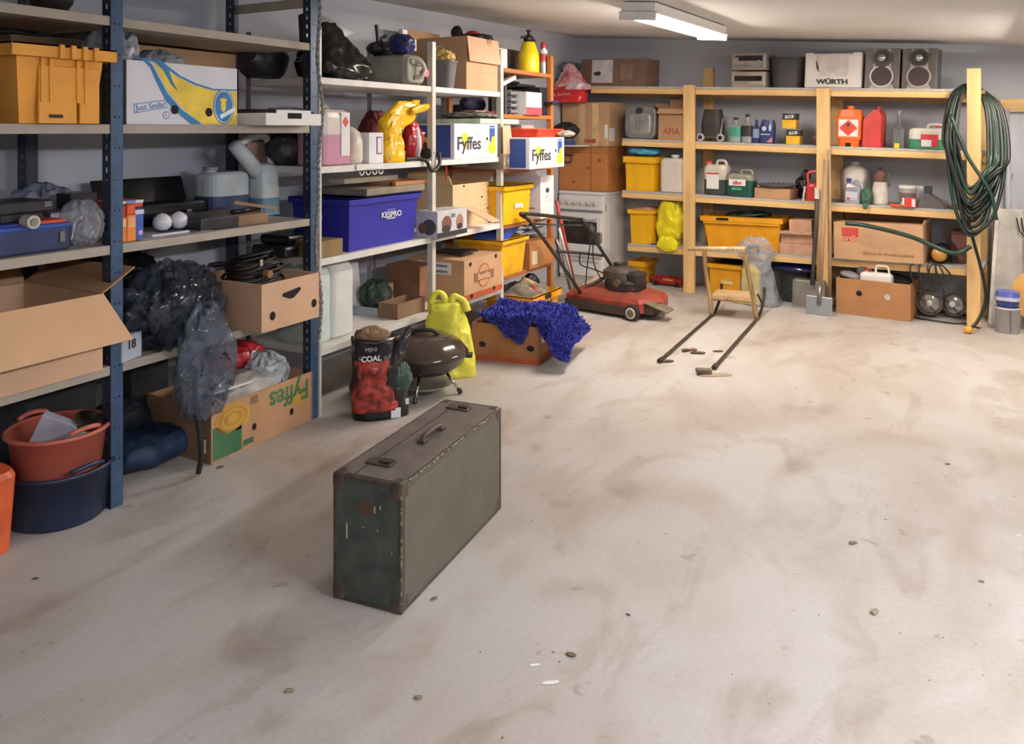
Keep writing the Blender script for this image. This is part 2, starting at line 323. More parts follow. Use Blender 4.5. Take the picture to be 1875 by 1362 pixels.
# ------------------------------------------------------------------ generic makers
def ctn(r, w_, d, h, m, name='body', b=.002, label=None): return ob(name, box(w_, d, h, b), m, r, label=label)
def obox(r, w_, d, h, m, wall=.006, z=0, name='carton', mi=None):
    """open cardboard box"""
    a = w_/2; b = d/2; t = wall
    v = [(-a, -b, 0), (a, -b, 0), (a, b, 0), (-a, b, 0), (-a, -b, h), (a, -b, h), (a, b, h), (-a, b, h),
         (-a+t, -b+t, t), (a-t, -b+t, t), (a-t, b-t, t), (-a+t, b-t, t), (-a+t, -b+t, h), (a-t, -b+t, h), (a-t, b-t, h), (-a+t, b-t, h)]
    f = [(0, 3, 2, 1), (0, 1, 5, 4), (1, 2, 6, 5), (2, 3, 7, 6), (3, 0, 4, 7), (8, 9, 10, 11), (8, 12, 13, 9), (9, 13, 14, 10), (10, 14, 15, 11), (11, 15, 12, 8),
         (4, 5, 13, 12), (5, 6, 14, 13), (6, 7, 15, 14), (7, 4, 12, 15)]
    return ob(name, mesh([(x, y, zz+z) for x, y, zz in v], f), m, r)
def flap(r, side, w_, d, h, ln, ang, m, skew=0., name='flap', label=None):
    """flap hinged at the top edge; ang 0 = upright, 90 = outward level, 180 = hanging"""
    L_ = w_ if side in 'fb' else d; t = .005
    v = [(-L_/2, 0, 0), (L_/2, 0, 0), (L_/2-skew, 0, ln), (-L_/2+skew, 0, ln)]; v += [(x, t, z) for x, y, z in v]
    me = mesh(v, [(0, 1, 2, 3), (7, 6, 5, 4), (0, 4, 5, 1), (1, 5, 6, 2), (2, 6, 7, 3), (3, 7, 4, 0)])
    rz = {'f': 0, 'r': PI/2, 'b': PI, 'l': -PI/2}[side]; pos = {'f': (0, -d/2, h), 'r': (w_/2, 0, h), 'b': (0, d/2, h), 'l': (-w_/2, 0, h)}[side]
    o = ob(name, me, m, r, pos, label=label); o.rotation_euler = (math.radians(ang), 0, rz); return o
def crate(r, w_, d, h, m, tp=.9, rim=.03, slot=True, ribs=(), name='body', ov=.016, fill=None):
    a, b = w_/2, d/2; k = .006; v = []; ai, bi = a-ov, b-ov
    for s, z, q in ((tp, 0, 0), (1, h, 0), (1, h, k), (tp, k, k)):
        for x, y in ((-1, -1), (1, -1), (1, 1), (-1, 1)): v.append((x*(ai*s-q), y*(bi*(1-(1-s)*a/b)-q), z))
    f = [(3, 2, 1, 0), (12, 13, 14, 15)]
    for l in range(3):
        for i in range(4): j = (i+1) % 4; f.append((l*4+i, l*4+j, (l+1)*4+j, (l+1)*4+i))
    o = ob(name, mesh(v, f), m, r)
    t_ = .008; q = [(0, -b+t_/2, h-rim/2, w_, t_, rim), (0, b-t_/2, h-rim/2, w_, t_, rim), (-a+t_/2, 0, h-rim/2, t_, d-2*t_, rim), (a-t_/2, 0, h-rim/2, t_, d-2*t_, rim)]
    q += [(0, -b+ov/2, h-.003, w_-.002, ov, .006), (0, b-ov/2, h-.003, w_-.002, ov, .006), (-a+ov/2, 0, h-.003, ov, d-.002, .006), (a-ov/2, 0, h-.003, ov, d-.002, .006)]
    ob('rim', boxes(q), m, r)
    for x in ribs: ob('rib', boxes([(x*w_/2, -b+ov+.004, h*.62, .014, .02, h*.7)]), m, r)
    if slot: ob('hand_slot', box(min(.1, w_*.25), .004, rim*.7, .001), HOLE, r, (0, -b-.002, h-rim*.85))
    if fill: ob('contents', crump(w_*.82, d*.82, fill[1], fill[2], .22, nu=40, nv=18, fr=7), fill[0], r, (0, 0, h-fill[1]*.72), smooth=True)
    return o
def jerry(r, w_, d, h, m, capm, liq=None, lf=.5, handle='top', capx=-.3, neck=.12, label=None, name='body', pw=5.):
    hb = h*(1-neck); a, b = w_/2, d/2
    ring = [(0, a*.92, b*.9, pw), (h*.02, a, b, pw), (hb*.86, a, b, pw), (hb*.95, a*.93, b*.93, pw), (hb, a*.75, b*.8, pw)]
    if liq:
        zl = h*lf; ob('liquid_level', loft([(0, a*.92, b*.9, pw), (h*.02, a, b, pw), (zl, a, b, pw)], 28, True, True), liq, r, smooth=False)
        ring = [(zl, a, b, pw)]+ring[2:]
    ob(name, loft(ring, 28), m, r, smooth=False, label=label)
    if handle == 'top':
        ob('handle', tube(smo([(-a*.05, 0, hb-.01), (a*.0, 0, h*.97), (a*.35, 0, h), (a*.68, 0, h*.97), (a*.78, 0, hb-.012)]), min(a, b)*.16, 8), m, r, smooth=True)
    elif handle == 'back':
        ob('handle', tube(smo([(a*.1, 0, h*.99), (a*.75, 0, h*.97), (a*1.05, 0, h*.75), (a*.95, 0, h*.5)]), min(a, b)*.17, 8), m, r, smooth=True)
    ob('neck', cyl(min(a, b)*.3, h*.07, 16), m, r, (capx*w_, 0, hb-.005), smooth=True)
    ob('cap', cyl(min(a, b)*.38, h*.06, 16), capm, r, (capx*w_, 0, hb+h*.03), smooth=False)
def bottle(r, rad, h, m, capm, lab=None, labr=(.2, .55), flat=1., shoulder=.7, neck=.32):
    ob('body', loft([(0, rad*.95, rad*.95*flat, 3), (h*.02, rad, rad*flat, 3), (h*shoulder, rad, rad*flat, 3), (h*(shoulder+.14), rad*neck*1.2, rad*neck*1.2*flat, 2), (h*.93, rad*neck, rad*neck, 2)], 24), m, r, smooth=False)
    ob('cap', cyl(rad*neck*1.2, h*.1, 16), capm, r, (0, 0, h*.9))
    if lab: ob('label', loft([(h*labr[0], rad*1.01, rad*1.02*flat, 3), (h*labr[1], rad*1.01, rad*1.02*flat, 3)], 24, False, False), lab, r)
def sack(r, w_, d, h, seed, m, name='bag', amp=.14, **k): return ob(name, crump(w_, d, h, seed, amp, **k), m, r, smooth=True)
def cables(r, R_, n, m, h, seed=1, name='cable_coil', th=.006):
    rnd = random.Random(seed); pts = []
    for k in range(n*18):
        t = 2*PI*k/18; q = R_*(1-.28*abs(math.sin(k*.071+seed))); pts.append((q*math.cos(t)+.01*rnd.random(), q*.9*math.sin(t)+.01*rnd.random(), th+h*k/(n*18)+.012*math.sin(k*.37)))
    return ob(name, tube(pts, th, 6), m, r, smooth=True)
LN = (PI/2, 0, 0)
# ------------------------------------------------------------------ blue shelving: second shelf
r, w_, h = IT(Lf, 'stacking_crate', 'orange-yellow ribbed plastic crate at the upper left, beside the blue post', 'crate', 22, 214, 84, 226, -.06, .46, 'b2')
crate(r, w_, .46, h, M('#eba33a', .45, var=.06), .84, .045, False, (-.38, -.22, .3, .46), ov=.03)
for x in (-.12, -.05, .02, .09): ob('rim_rib', box(.018, .012, .05, .002), M('#eba33a', .45, var=.06), r, (x*w_*1.6+.05, -.236, h-.048))
ob('front_panel', box(w_*.36, .012, h*.74, .003), M('#eba33a', .45, var=.06), r, (-w_*.04, -.195, 0)); ob('front_panel', box(w_*.2, .012, h*.74, .003), M('#eba33a', .45, var=.06), r, (w_*.27, -.195, 0))
dec(r, rect(-.05, 0, .02, .032), INK, -.203, 'moulded_mark')
r, w_, h = IT(Lf, 'cardboard_box', 'dark brown box behind the orange-yellow crate, high on the left', 'box', 20, 150, 55, 226, .42, .13, 'b2')
ctn(r, w_, .13, h*.92, CARDD); 
ar = T('bent_pipe', 'black bent tube arching above the orange-yellow crate', 'pipe', Lf.w(Lf.t(115, .1), .45, 1.477), PI/2)
ob('tube', tube(smo([(-.3, 0, .015), (-.22, 0, .3), (-.08, 0, .36), (.1, 0, .36), (.22, 0, .28), (.27, 0, .015)]), .014, 8), BLK, ar, smooth=True)
r, w_, h = IT(Lf, 'serving_bowl', 'dark bowl on the top blue shelf, cut by the upper edge', 'bowl', 96, 132, -12, 9, .12, .14, 'b1')
ob('bowl', lathe([(.03, 0), (.05, .01), (.075, .05), (.08, .08), (.076, .08), (.05, .015), (0, .012)]), BLKM, r, smooth=True)
# banana box
r, w_, h = IT(Lf, 'banana_box', 'white fruit carton with a big yellow banana print and blue oval sticker', 'box', 232, 434, 118, 224, .02, .38, 'b2')
BX = M('#dcdbe2', .7, var=.02); obox(r, w_, .38, h, BX)
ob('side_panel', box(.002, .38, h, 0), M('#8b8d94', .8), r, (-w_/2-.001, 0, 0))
y = -.1905; X = lambda px: (px-333)/202*w_; Z = lambda py: (224-py)/106*h
def PP(L_): return [(X(a), Z(b)) for a, b in L_]
dec(r, PP([(246, 112), (262, 114), (273, 122), (284, 142), (300, 170), (326, 198), (362, 222), (355, 223), (342, 223), (318, 204), (296, 182), (280, 150), (270, 128), (258, 117)]), M('#2f7fb8', .6), y, t=.001)
dec(r, PP([(262, 113), (290, 116), (322, 138), (352, 150), (385, 158), (433, 157), (433, 159.5), (385, 161), (350, 153), (318, 140), (302, 130), (310, 152), (319, 166), (306, 154), (292, 130), (280, 120)]), M('#2f7fb8', .6), y, t=.0014)
dec(r, PP([(273, 116), (280, 121), (292, 131), (306, 155), (319, 166), (310, 151), (302, 131), (318, 142), (350, 154), (385, 162), (433, 161), (433, 223), (365, 223), (328, 197), (302, 168), (286, 140)]), M('#f0d04a', .6), y, t=.0012)
dec(r, ell(X(406), Z(190), .059, .078), M('#2f7fb8', .6), y, 'oval_sticker', t=.002); dec(r, ell(X(406), Z(190), .054, .073), M('#e3e4ea', .6), y-.0006, 'oval_sticker'); dec(r, ell(X(406), Z(190), .05, .068), M('#2f7fb8', .6), y-.001, 'oval_sticker')
dec(r, ell(X(405), Z(188), .014, .028), FYY, y-.002, 'sticker_figure', t=.001); dec(r, ell(X(405), Z(178), .019, .009), FYY, y-.002, 'sticker_figure', t=.0012)
dec(r, PP([(397, 206), (428, 190), (430, 196), (400, 213)]), M('#e3e4ea', .6), y-.0026, 'sticker_ribbon')
for a, b in ((312, 198), (376, 201)): dec(r, ell(X(a), Z(b), .018, .019), HOLE, y-.003, 'vent_hole')
dec(r, PP([(243, 190), (298, 181), (300, 195), (244, 206)]), M('#5f93c9', .6), y, t=.0008); dec(r, PP([(244, 191.5), (297, 182.5), (299, 194), (245, 204)]), BX, y, t=.0013)
text(r, 'Just Smile!', .034, (X(271.5), y-.0018, Z(193.5)), M('#3f7ab8', .6), (PI/2, -.13, 0), 1.)
dec(r, ell(X(297.5), Z(208), .016, .016, 24), M('#3f7ab8', .6), y, t=.0008); dec(r, ell(X(297.5), Z(208), .013, .013, 24), BX, y, t=.0013); text(r, 'L', .02, (X(297.5), y-.0018, Z(208)), M('#3f7ab8', .6))
r, w_, h = IT(Lf, 'plastic_bag', 'crumpled grey plastic bags sticking out of the white banana carton', 'bag', 216, 338, 68, 118, .1, .22, 'b2')
r.location.z += .2
PLG = M('#a3a8b0', .25, var=.1); sack(r, w_*.5, .2, .2, 3, PLG, amp=.3).location = (-.12, 0, 0); sack(r, w_*.6, .2, .12, 5, PLG, amp=.25).location = (.1, 0, .0)
r, w_, h = IT(Lf, 'cardboard_box', 'flat brown carton leaning behind the white banana carton', 'box', 238, 420, 79, 226, .42, .12, 'b2')
ctn(r, w_*1.15, .12, h*.93, CARD)
# white tray
r, w_, h = IT(Lf, 'plastic_tray', 'white plastic tray with hand slot sticking out over the second blue shelf', 'tray', 487, 588, 211, 232, -.12, .5, None)
r.location.z = 1.477; h = .055
obox(r, w_, .5, h, WHT, .006, name='tray'); ob('handle_wall', box(w_*.62, .008, .028, .002), WHT, r, (.0, -.245, h-.012)); ob('hand_slot', box(.09, .004, .026, .001), HOLE, r, (.0, -.2505, h-.024))
r2 = T('metal_grill_pan', 'dark pan and wire handle lying in the white tray', 'pan', tuple(Lf.w(Lf.t(505, .05), .12, 1.484)), PI/2)
ob('pan', lathe([(0, 0), (.1, 0), (.115, .07), (.11, .07), (.095, .008), (0, .006)]), BLKM, r2, (-.03, 0, 0), smooth=True)
ob('handle', tube(smo([(-.0, -.02, .075), (.1, -.1, .08), (.13, -.2, .05)]), .005, 6), STL, r2, smooth=True)
# ------------------------------------------------------------------ third blue shelf
r, w_, h = IT(Lf, 'tool_case', 'blue plastic tool case with metal clasp at the left edge of the third shelf', 'case', -10, 129, 424, 462, .04, .34, 'b3')
ob('lower_shell', box(w_, .34, .10, .008), M('#28345e', .5), r); ob('lid', box(w_+.01, .35, h-.1, .008, .101), M('#2f4f9c', .45), r)
ob('clasp', box(.02, .006, .04, .002), CHR, r, (w_*.38, -.173, .03))
zt = r.location.z+h
def on(name, label, cat, px0, px1, d, dep, z, hh, m, part='body', b=.003, rot=0, group=None):
    t0, t1 = Lf.t(px0, d), Lf.t(px1, d); q = T(name, label, cat, Lf.w((t0+t1)/2, d+dep/2, z), PI/2+rot, 0, group); ob(part, box(t1-t0, dep, hh, b), m, q); return q, t1-t0
q, ww = on('cardboard_box', 'orange-red carton lying on the blue tool case', 'box', 58, 122, .06, .2, zt+.001, .03, M('#d8502c', .5))
q, ww = on('plastic_folder', 'dark blue folder lying on the blue tool case at the frame edge', 'folder', -10, 36, .06, .2, zt+.001, .028, M('#2a3c9c', .45))
q = T('tape_roll', 'pale roll of tape on the blue tool case', 'roll', Lf.w(Lf.t(50, .06), .07, zt+.034), PI/2); ob('roll', cyl(.024, .05, 24), M('#c8c0b0', .6), q, (0, .0, 0), (PI/2, 0, 0)); ob('core', cyl(.014, .006, 20), M('#8e877c', .7), q, (0, -.049, 0), (PI/2, 0, 0))
q, ww = on('equipment_case', 'flat black case lying on top of the blue tool case stack', 'case', -10, 100, .08, .2, zt+.06, .045, BLK, 'case', .008); ob('latch', box(.03, .01, .02, .002), CHR, q, (ww*.38, -.1, .02))
ob('foot', boxes([(0, 0, -.014, ww*.7, .16, .026)]), BLK, q)
q, ww = on('carton', 'blue and white printed carton behind the clear bag, left of the first blue post', 'box', 92, 175, .25, .2, 1.013, .12, M('#5d568c', .5)); dec(q, rect(-ww/2, ww/2, .09, .115), M('#c9c4d0', .5), -.101); dec(q, rect(-ww/2, ww/2, .07, .085), RED, -.101)
q, ww = on('carton', 'black carton on top of the blue and white printed carton', 'box', 130, 178, .3, .16, 1.1345, .06, BLK)
q, ww = on('plastic_bag', 'grey plastic wrap heap at the back of the third blue shelf', 'bag', 62, 132, .38, .16, 1.013, .01, DKN, 'sheet'); ob('bag', crump(.24, .16, .21, 9, .3), M('#7f8596', .3), q, smooth=True)
q, ww = on('plastic_bag', 'clear plastic bag of small hardware left of the first blue post', 'bag', 128, 186, .06, .02, 1.013, .006, M('#6d6a78', .5), 'sheet')
CLR = M('#b7bac4', .15, var=.05, alpha=.45); ob('bag', crump(ww, .15, .17, 14, .2), CLR, q, (0, .02, 0), smooth=True)
for i in range(7): ob('bolt', tube([(-.06+i*.02, .05+.01*i, .02+.012*(i % 3)), (-.04+i*.02, .09, .05+.01*(i % 4))], .004, 6), [CHR, NAVY, CHR][i % 3], q)
q, ww = on('spray_bottle_box', 'left orange carton with dark red top beside the blue post', 'box', 219, 232, .03, .05, 1.013, .098, M('#e98a3c', .5)); ob('cap', box(ww*.9, .045, .045, .004, .099), M('#b8342c', .5), q); dec(q, rect(-ww*.35, ww*.35, .06, .09), M('#f3c7a8', .5), -.0255)
q, ww = on('spray_bottle_box', 'right orange carton with orange-red top beside the blue carton', 'box', 233, 249, .03, .05, 1.013, .105, M('#ef9038', .5)); ob('cap', box(ww*.9, .045, .04, .004, .106), M('#ee5a22', .5), q); dec(q, rect(-ww*.4, ww*.4, .055, .095), M('#f4b27a', .5), -.0255)
q, ww = on('carton', 'small blue carton with a pink dot right of the orange cartons', 'box', 247, 263, .07, .05, 1.013, .12, M('#3b63b8', .5)); dec(q, ell(.005, .025, .01, .01), M('#e5b9e6', .5), -.0255); dec(q, rect(-ww/2, ww/2, .1, .118), M('#d5d3e0', .5), -.0255)
q, ww = on('carton', 'flat carton printed red, white and blue behind the orange cartons', 'box', 215, 262, .14, .14, 1.1345, .03, M('#c24a4c', .5)); dec(q, rect(-ww/2, ww/2, .018, .03), PAP, -.0705); dec(q, rect(-ww*.2, ww*.2, .018, .03), M('#7c9ad0', .5), -.071)
q2, ww2 = on('carton', 'dark blue carton carrying the red, white and blue one', 'box', 212, 262, .14, .14, 1.013, .12, M('#3a3860', .5))
for i, px in enumerate((297, 327)):
    q = T('light_bulb', ['left', 'right'][i]+' one of the two round white bulbs on the third blue shelf', 'bulb', Lf.w(Lf.t(px, .16), .16, 1.022), PI/2, 0)
    ob('globe', lathe([(0, 0), (.022, .003), (.036, .017), (.04, .036), (.034, .056), (.018, .07), (0, .076)], 24), M('#e8e6ee', .25), q, smooth=True)
    ob('screw_base', tube([(0, 0, .035), ((.036 if i == 0 else -.036), 0, .02)], .011, 10), STL, q, smooth=True)
q, ww = on('printed_sheet', 'clear printed sheet under the two white bulbs', 'sheet', 256, 392, .01, .3, 1.013, .004, M('#9a9aa4', .2)); ob('crease', boxes([(0, -.1, .007, ww*.5, .01, .006)]), PAP, q)
q, ww = on('tool_tray', 'long black tray with a cut cardboard front on the third blue shelf', 'tray', 368, 436, .04, .3, 1.013, .055, BLK, 'tray', .004)
q, ww = on('cardboard_strip', 'brown cardboard edge of the tray beside the last blue post', 'box', 437, 491, .04, .3, 1.013, .05, CARDD, 'tray', .004)
q = T('pistol_case', 'black rigid case lying open behind the two bulbs', 'case', Lf.w(Lf.t(300, .42), .47, 1.013), PI/2+.03); ob('case', box(.5, .16, .1, .012), BLKG, q); ob('lid', box(.5, .012, .15, .004), BLKG, q, (0, .08, .07), (-.35, 0, 0)); ob('latch', box(.03, .01, .015, .002), CHR, q, (.1, -.102, .05))
q = T('wood_strip', 'short wooden stick lying slanted on the cardboard tray', 'board', Lf.w(Lf.t(468, .12), .12, 1.085), PI/2-.9, .16); ob('stick', box(.2, .02, .014, .002), CARD, q)
q = T('metal_fitting', 'shiny black fittings on the tray beside the post', 'fitting', Lf.w(Lf.t(455, .1), .1, 1.0635), PI/2); ob('rod', tube([(-.1, 0, .012), (.1, .02, .012)], .01, 10), BLKG, q, smooth=True); ob('nut', cyl(.014, .02, 6), CHR, q, (.1, .02, .0))
q = T('jerrycan', 'squat translucent canister with dark blue liquid on the third blue shelf', 'canister', Lf.w(Lf.t(427, .36), .44, 1.013), PI/2)
JW = M('#c3ccd0', .3, var=.04); jerry(q, .26, .2, .27, JW, M('#8d8f92', .5), M('#404c70', .3), .42, 'none', -.28, .14, pw=3)
q = T('carton', 'black carton behind the squat canister', 'box', Lf.w(Lf.t(398, .5), .5, 1.013), PI/2); ctn(q, .2, .1, .15, BLK)
q = T('watering_jug', 'pale jug with long loop handle and spout on the third blue shelf', 'jug', Lf.w(Lf.t(490, .33), .36, 1.013), PI/2)
ob('liquid_level', loft([(0, .07, .07, 4), (.09, .068, .068, 4)]), M('#6f97ac', .3), q); ob('body', loft([(.09, .068, .068, 4), (.22, .062, .062, 4), (.26, .05, .05, 3), (.27, .03, .03, 2)]), JW, q)
ob('spout', tube([(-.02, 0, .2), (-.12, 0, .3), (-.2, 0, .37)], .03, 12, rr=[.042, .042, .034]), JW, q, smooth=True); ob('handle', tube(smo([(.05, 0, .22), (.045, 0, .36), (.0, 0, .41), (-.1, 0, .4), (-.18, 0, .36)]), .02, 10), JW, q, smooth=True)
# ------------------------------------------------------------------ fourth blue shelf
r, w_, h = IT(Lf, 'cardboard_box', 'big open brown box with a wide drooping flap, left on the fourth shelf', 'box', -60, 188, 560, 690, -.02, .5, 'b4')
h = .285; obox(r, w_, .5, h, CARDP); FL = M('#d6ad86', .85, var=.04, sc=4)
flap(r, 'f', w_, .5, h, .2, 148, FL, -.05, label='wide flap hanging over the front'); flap(r, 'r', w_, .5, h, .16, 60, CARD2); flap(r, 'b', w_, .5, h, .12, 30, CARD2)
r, w_, h = IT(Lf, 'banana_box', 'plain brown fruit box with a wedge hand hole sticking out, holding black cables', 'box', 479, 584, 520, 613, -.13, .46, None)
r.location.z = .551; h = .215; obox(r, w_, .46, h, CARDP)
dec(r, [(-.06, h*.66), (-.055, h*.72), (.055, h*.78), (.06, h*.72), (.015, h*.58), (-.01, h*.57)], HOLE, -.2305, 'hand_hole'); 
for x, z in ((-.12, .3), (.15, .34)): dec(r, ell(x, z*h, .017, .02), HOLE, -.2305, 'vent_hole')
base = tuple(Lf.w(Lf.t(530, -.13)-.0, .1, .552)); q = T('cable_bundle', 'large coil of black cable heaped in the plain brown fruit box', 'cable', base, PI/2)
ob('inner_fill', crump(.27, .37, .17, 71, .05), BLKM, q, (0, .02, .01), smooth=True); [setattr(cables(q, R__, n__, mm, hh, sd, th=.0075), 'location', (xx, yy, .17)) for R__, n__, mm, hh, sd, xx, yy in ((.15, 9, BLKM, .09, 2, .02, .02), (.12, 8, BLK, .13, 5, .03, .05), (.08, 5, BLKM, .1, 7, -.05, -.02))]; ob('plug', cyl(.018, .03, 16), M('#8f6a4a', .6), q, (-.06, -.14, .24), (PI/2, 0, 0)); ob('clip', box(.02, .01, .03, .002), CHR, q, (-.05, -.1, .27))
q = T('cable_bundle', 'thin black cable coil behind the fruit box by the rear post', 'cable', tuple(Lf.w(Lf.t(436, .4), .42, .552)), PI/2); cables(q, .15, 10, BLKM, .12, 9, th=.008); ob('support_coil', tube([(.13*math.cos(a/6), .13*math.sin(a/6), .14+.0015*a) for a in range(76)], .005, 6), BLKM, q, smooth=True)
CLB = M('#39404e', .07, var=.3, sc=10, alpha=.5); CLO = M('#6a7486', .07, var=.3, sc=10, alpha=.5)
q = T('plastic_bag', 'smoky clear plastic bag spilling over the fourth shelf between the boxes', 'bag', tuple(Lf.w(Lf.t(330, 0), .08, .551)), PI/2)
ob('bag', crump(.42, .3, .33, 21, .3, fr=6), CLB, q, smooth=True)
ob('overhang', crump(.26, .12, .46, 23, .24, fr=7), CLO, q, (.06, -.16, -.3), smooth=True)
ob('inner_film', crump(.36, .2, .26, 33, .3, fr=7), M('#23283a', .2, var=.3, sc=12), q, (-.02, .03, 0), smooth=True)
q = T('refuse_sack', 'glossy black sack behind the smoky clear bag', 'bag', tuple(Lf.w(Lf.t(262, .2), .42, .551)), PI/2); ob('sack', crump(.42, .26, .37, 27, .3, fr=5), M('#1b1b20', .18, var=.2), q, smooth=True)
q = T('carton', 'small white carton marked with black digits beside the blue post', 'box', tuple(Lf.w(Lf.t(240, .0)+.0, .045, .551)), PI/2+.25); ctn(q, .11, .08, .1, M('#b9c0cf', .6)); text(q, '18', .05, (-.005, -.0415, .06), INK, bold=.001)
q = T('hanging_cable', 'dark cable hanging from the fourth shelf in front of the printed box', 'cable', tuple(Lf.w(Lf.t(352, -.05), -.07, 0)), PI/2)
ob('cord', tube(smo([(-.02, .05, .57), (-.01, -.02, .5), (.0, 0, .36), (.015, .0, .24), (.03, 0, .1), (.04, .03, .012)]), .012, 8), BLKM, q, smooth=True); ob('plug', cyl(.012, .06, 10), CHR, q, (.038, .0, .1))
# ------------------------------------------------------------------ floor under the blue shelving
r, w_, h = IT(Lf, 'banana_box', 'brown fruit box with upside-down green lettering under the blue shelving', 'box', 387, 572, 715, 812, .0, .42, 'f')
h = Lf.z(480, 714, 0)
bo = obox(r, w_, .42, h, CARD2); X = lambda px: (Lf.t(px, 0)-Lf.t(482, 0)); y = -.2105; w2 = w_/2
dec(r, rect(-w2+.008, -w2+.17, .01, h*.62), M('#3c6b48', .7), y); [dec(r, ell(-w2+.12, h*.68, .1-k*.016, .065-k*.011, 24), [M('#c79a3e', .7), M('#b5873a', .7)][k % 2], y-.0004*k) for k in range(5)]
text(r, 'Fyffes', .13, (w2-.16, y-.0018, h*.72), M('#4b7a4a', .7), (PI/2, PI, 0), .9, bold=.002); dec(r, ell(w2-.09, h*.56, .05, .03), M('#c9a03c', .7), y, t=.0008)
for x, z in ((-.07, .36), (.17, .35)): dec(r, ell(x, h*z, .012, .016), HOLE, y, 'vent_hole')
dec(r, rect(-w2+.18, -w2+.24, .02, .045), M('#3c6b48', .7), y); dec(r, rect(-.09, -.05, h*.8, h*.95), CARDD, y)
dec(r, rect(-.21, .21, 0, h), CARDD, -w2-.0, 'side_print', True, .001)
q = T('newspaper', 'crumpled pale papers and bags heaped in the lettered fruit box', 'paper', tuple(Lf.w(Lf.t(450, .1), .22, h-.12)), PI/2)
ob('sheet', crump(.5, .3, .17, 41, .2), M('#a9a49c', .5, var=.2), q, smooth=True); ob('plastic', crump(.2, .2, .2, 44, .25), M('#b5b9bf', .3), q, (.2, -.03, .02), smooth=True); ob('leaflet', box(.28, .16, .01, .001), PAP, q, (-.12, -.08, .14), (-.1, .1, .2))
q = T('carrier_bag', 'red plastic bag with a white swirl on the lettered fruit box', 'bag', tuple(Lf.w(Lf.t(430, .3), .33, h+.02)), PI/2); ob('bag', crump(.34, .2, .13, 47, .2), M('#b3202a', .3), q, smooth=True); text(q, 'C', .07, (.05, -.112, .07), PAP, (1.2, .5, 0), bold=.004)
ob('stuffing', crump(.3, .18, .1, 49, .1), CARDD, q, (0, 0, -.08), smooth=True)
q = T('tarpaulin_bundle', 'dark blue folded tarpaulin on the floor under the blue shelving', 'tarpaulin', flo(300, 866), PI/2); q.location.x -= .17; q.location.y += .03
ob('fold', crump(.38, .3, .15, 51, .12), M('#1b2f50', .6, var=.25), q, smooth=True); ob('dark_fold', crump(.24, .2, .2, 53, .14), M('#232a3a', .6, var=.2), q, (-.02, .14, .06), smooth=True)
q = T('storage_box', 'dark box in the shadow left of the lettered fruit box', 'box', tuple(Lf.w(Lf.t(278, .45), .52, 0)), PI/2); ctn(q, .2, .12, .4, M('#3b3a3a', .8))
def tub(name, label, px, py, rb, rt, h, m, z=0., dx=0., dy=0.):
    p = flo(px, py); q = T(name, label, 'tub', (p[0]+dx, p[1]+dy, z))
    ob('tub', lathe([(0, 0), (rb*.95, 0), (rb, .01), (rt, h), (rt+.012, h), (rt+.012, h-.012), (rt+.004, h-.016)]+[(rt-.006, h-.006), (rb-.006, .012), (0, .01)], 40), m, q, smooth=True)
    for s in (-1, 1): ob('handle', tube([(rt*math.cos(a)*s+.0, rt*math.sin(a), h-.0+.02*math.cos(a*3)) for a in [(-.35+.1*k) for k in range(8)]], .009, 8), m, q, smooth=True)
    return q
zt = .2
q = tub('plastic_tub', 'navy blue plastic tub on the floor at the far left, under the salmon one', 107, 940, .168, .186, zt, M('#232c4a', .4, var=.1)); NQ = q
q2 = tub('plastic_tub', 'salmon pink plastic tub of papers stacked in the navy tub', 107, 940, .145, .17, .19, M('#c86b58', .4, var=.06), zt-.055, -.0, .0)
pz = zt+.0
q = T('envelope', 'white printed carton standing in the salmon tub', 'box', (q2.location.x-.01, q2.location.y-.03, pz-.0), .3); ob('carton', box(.17, .04, .19, .002), M('#b7b6c2', .7), q, (0, -.02, .0), (.15, .45, .45)); dec(q, rect(-.03, .005, .05, .1), M('#8a7c86', .6), -.062)
q = T('glass_jar', 'round white lidded jar in the salmon tub', 'jar', (q2.location.x+.06, q2.location.y+.05, pz+.06), 0); ob('jar', cyl(.05, .1, 24), M('#cfc9bd', .4), q, (0, 0, 0), (0, .5, 0), smooth=False); ob('lid', cyl(.053, .012, 24), CHR, q, (.048, 0, .09), (0, .5, 0))
p = flo(3, 1006); q = T('plastic_bin', 'orange bin cut by the left edge of the picture', 'bin', (p[0]-.08, p[1]-.1, 0)); ob('bin', loft([(0, .12, .12, 5), (.01, .125, .125, 5), (.26, .14, .14, 5), (.28, .13, .13, 5)]), M('#e0673a', .4), q)
q = T('cloth_rag', 'rusty orange rag crumpled on the rim of the navy tub by the first blue post', 'rag', (q2.location.x+.03, q2.location.y+.19, .201), PI/2); ob('rag', crump(.07, .06, .1, 57, .25), M('#9a4a30', .7, var=.25, sc=20), q, smooth=True)
q = T('storage_box', 'black bin in the dark behind the salmon tub', 'bin', tuple(Lf.w(Lf.t(92, .45), .47, 0)), PI/2); crate(q, .34, .24, .42, M('#2b2c33', .5))
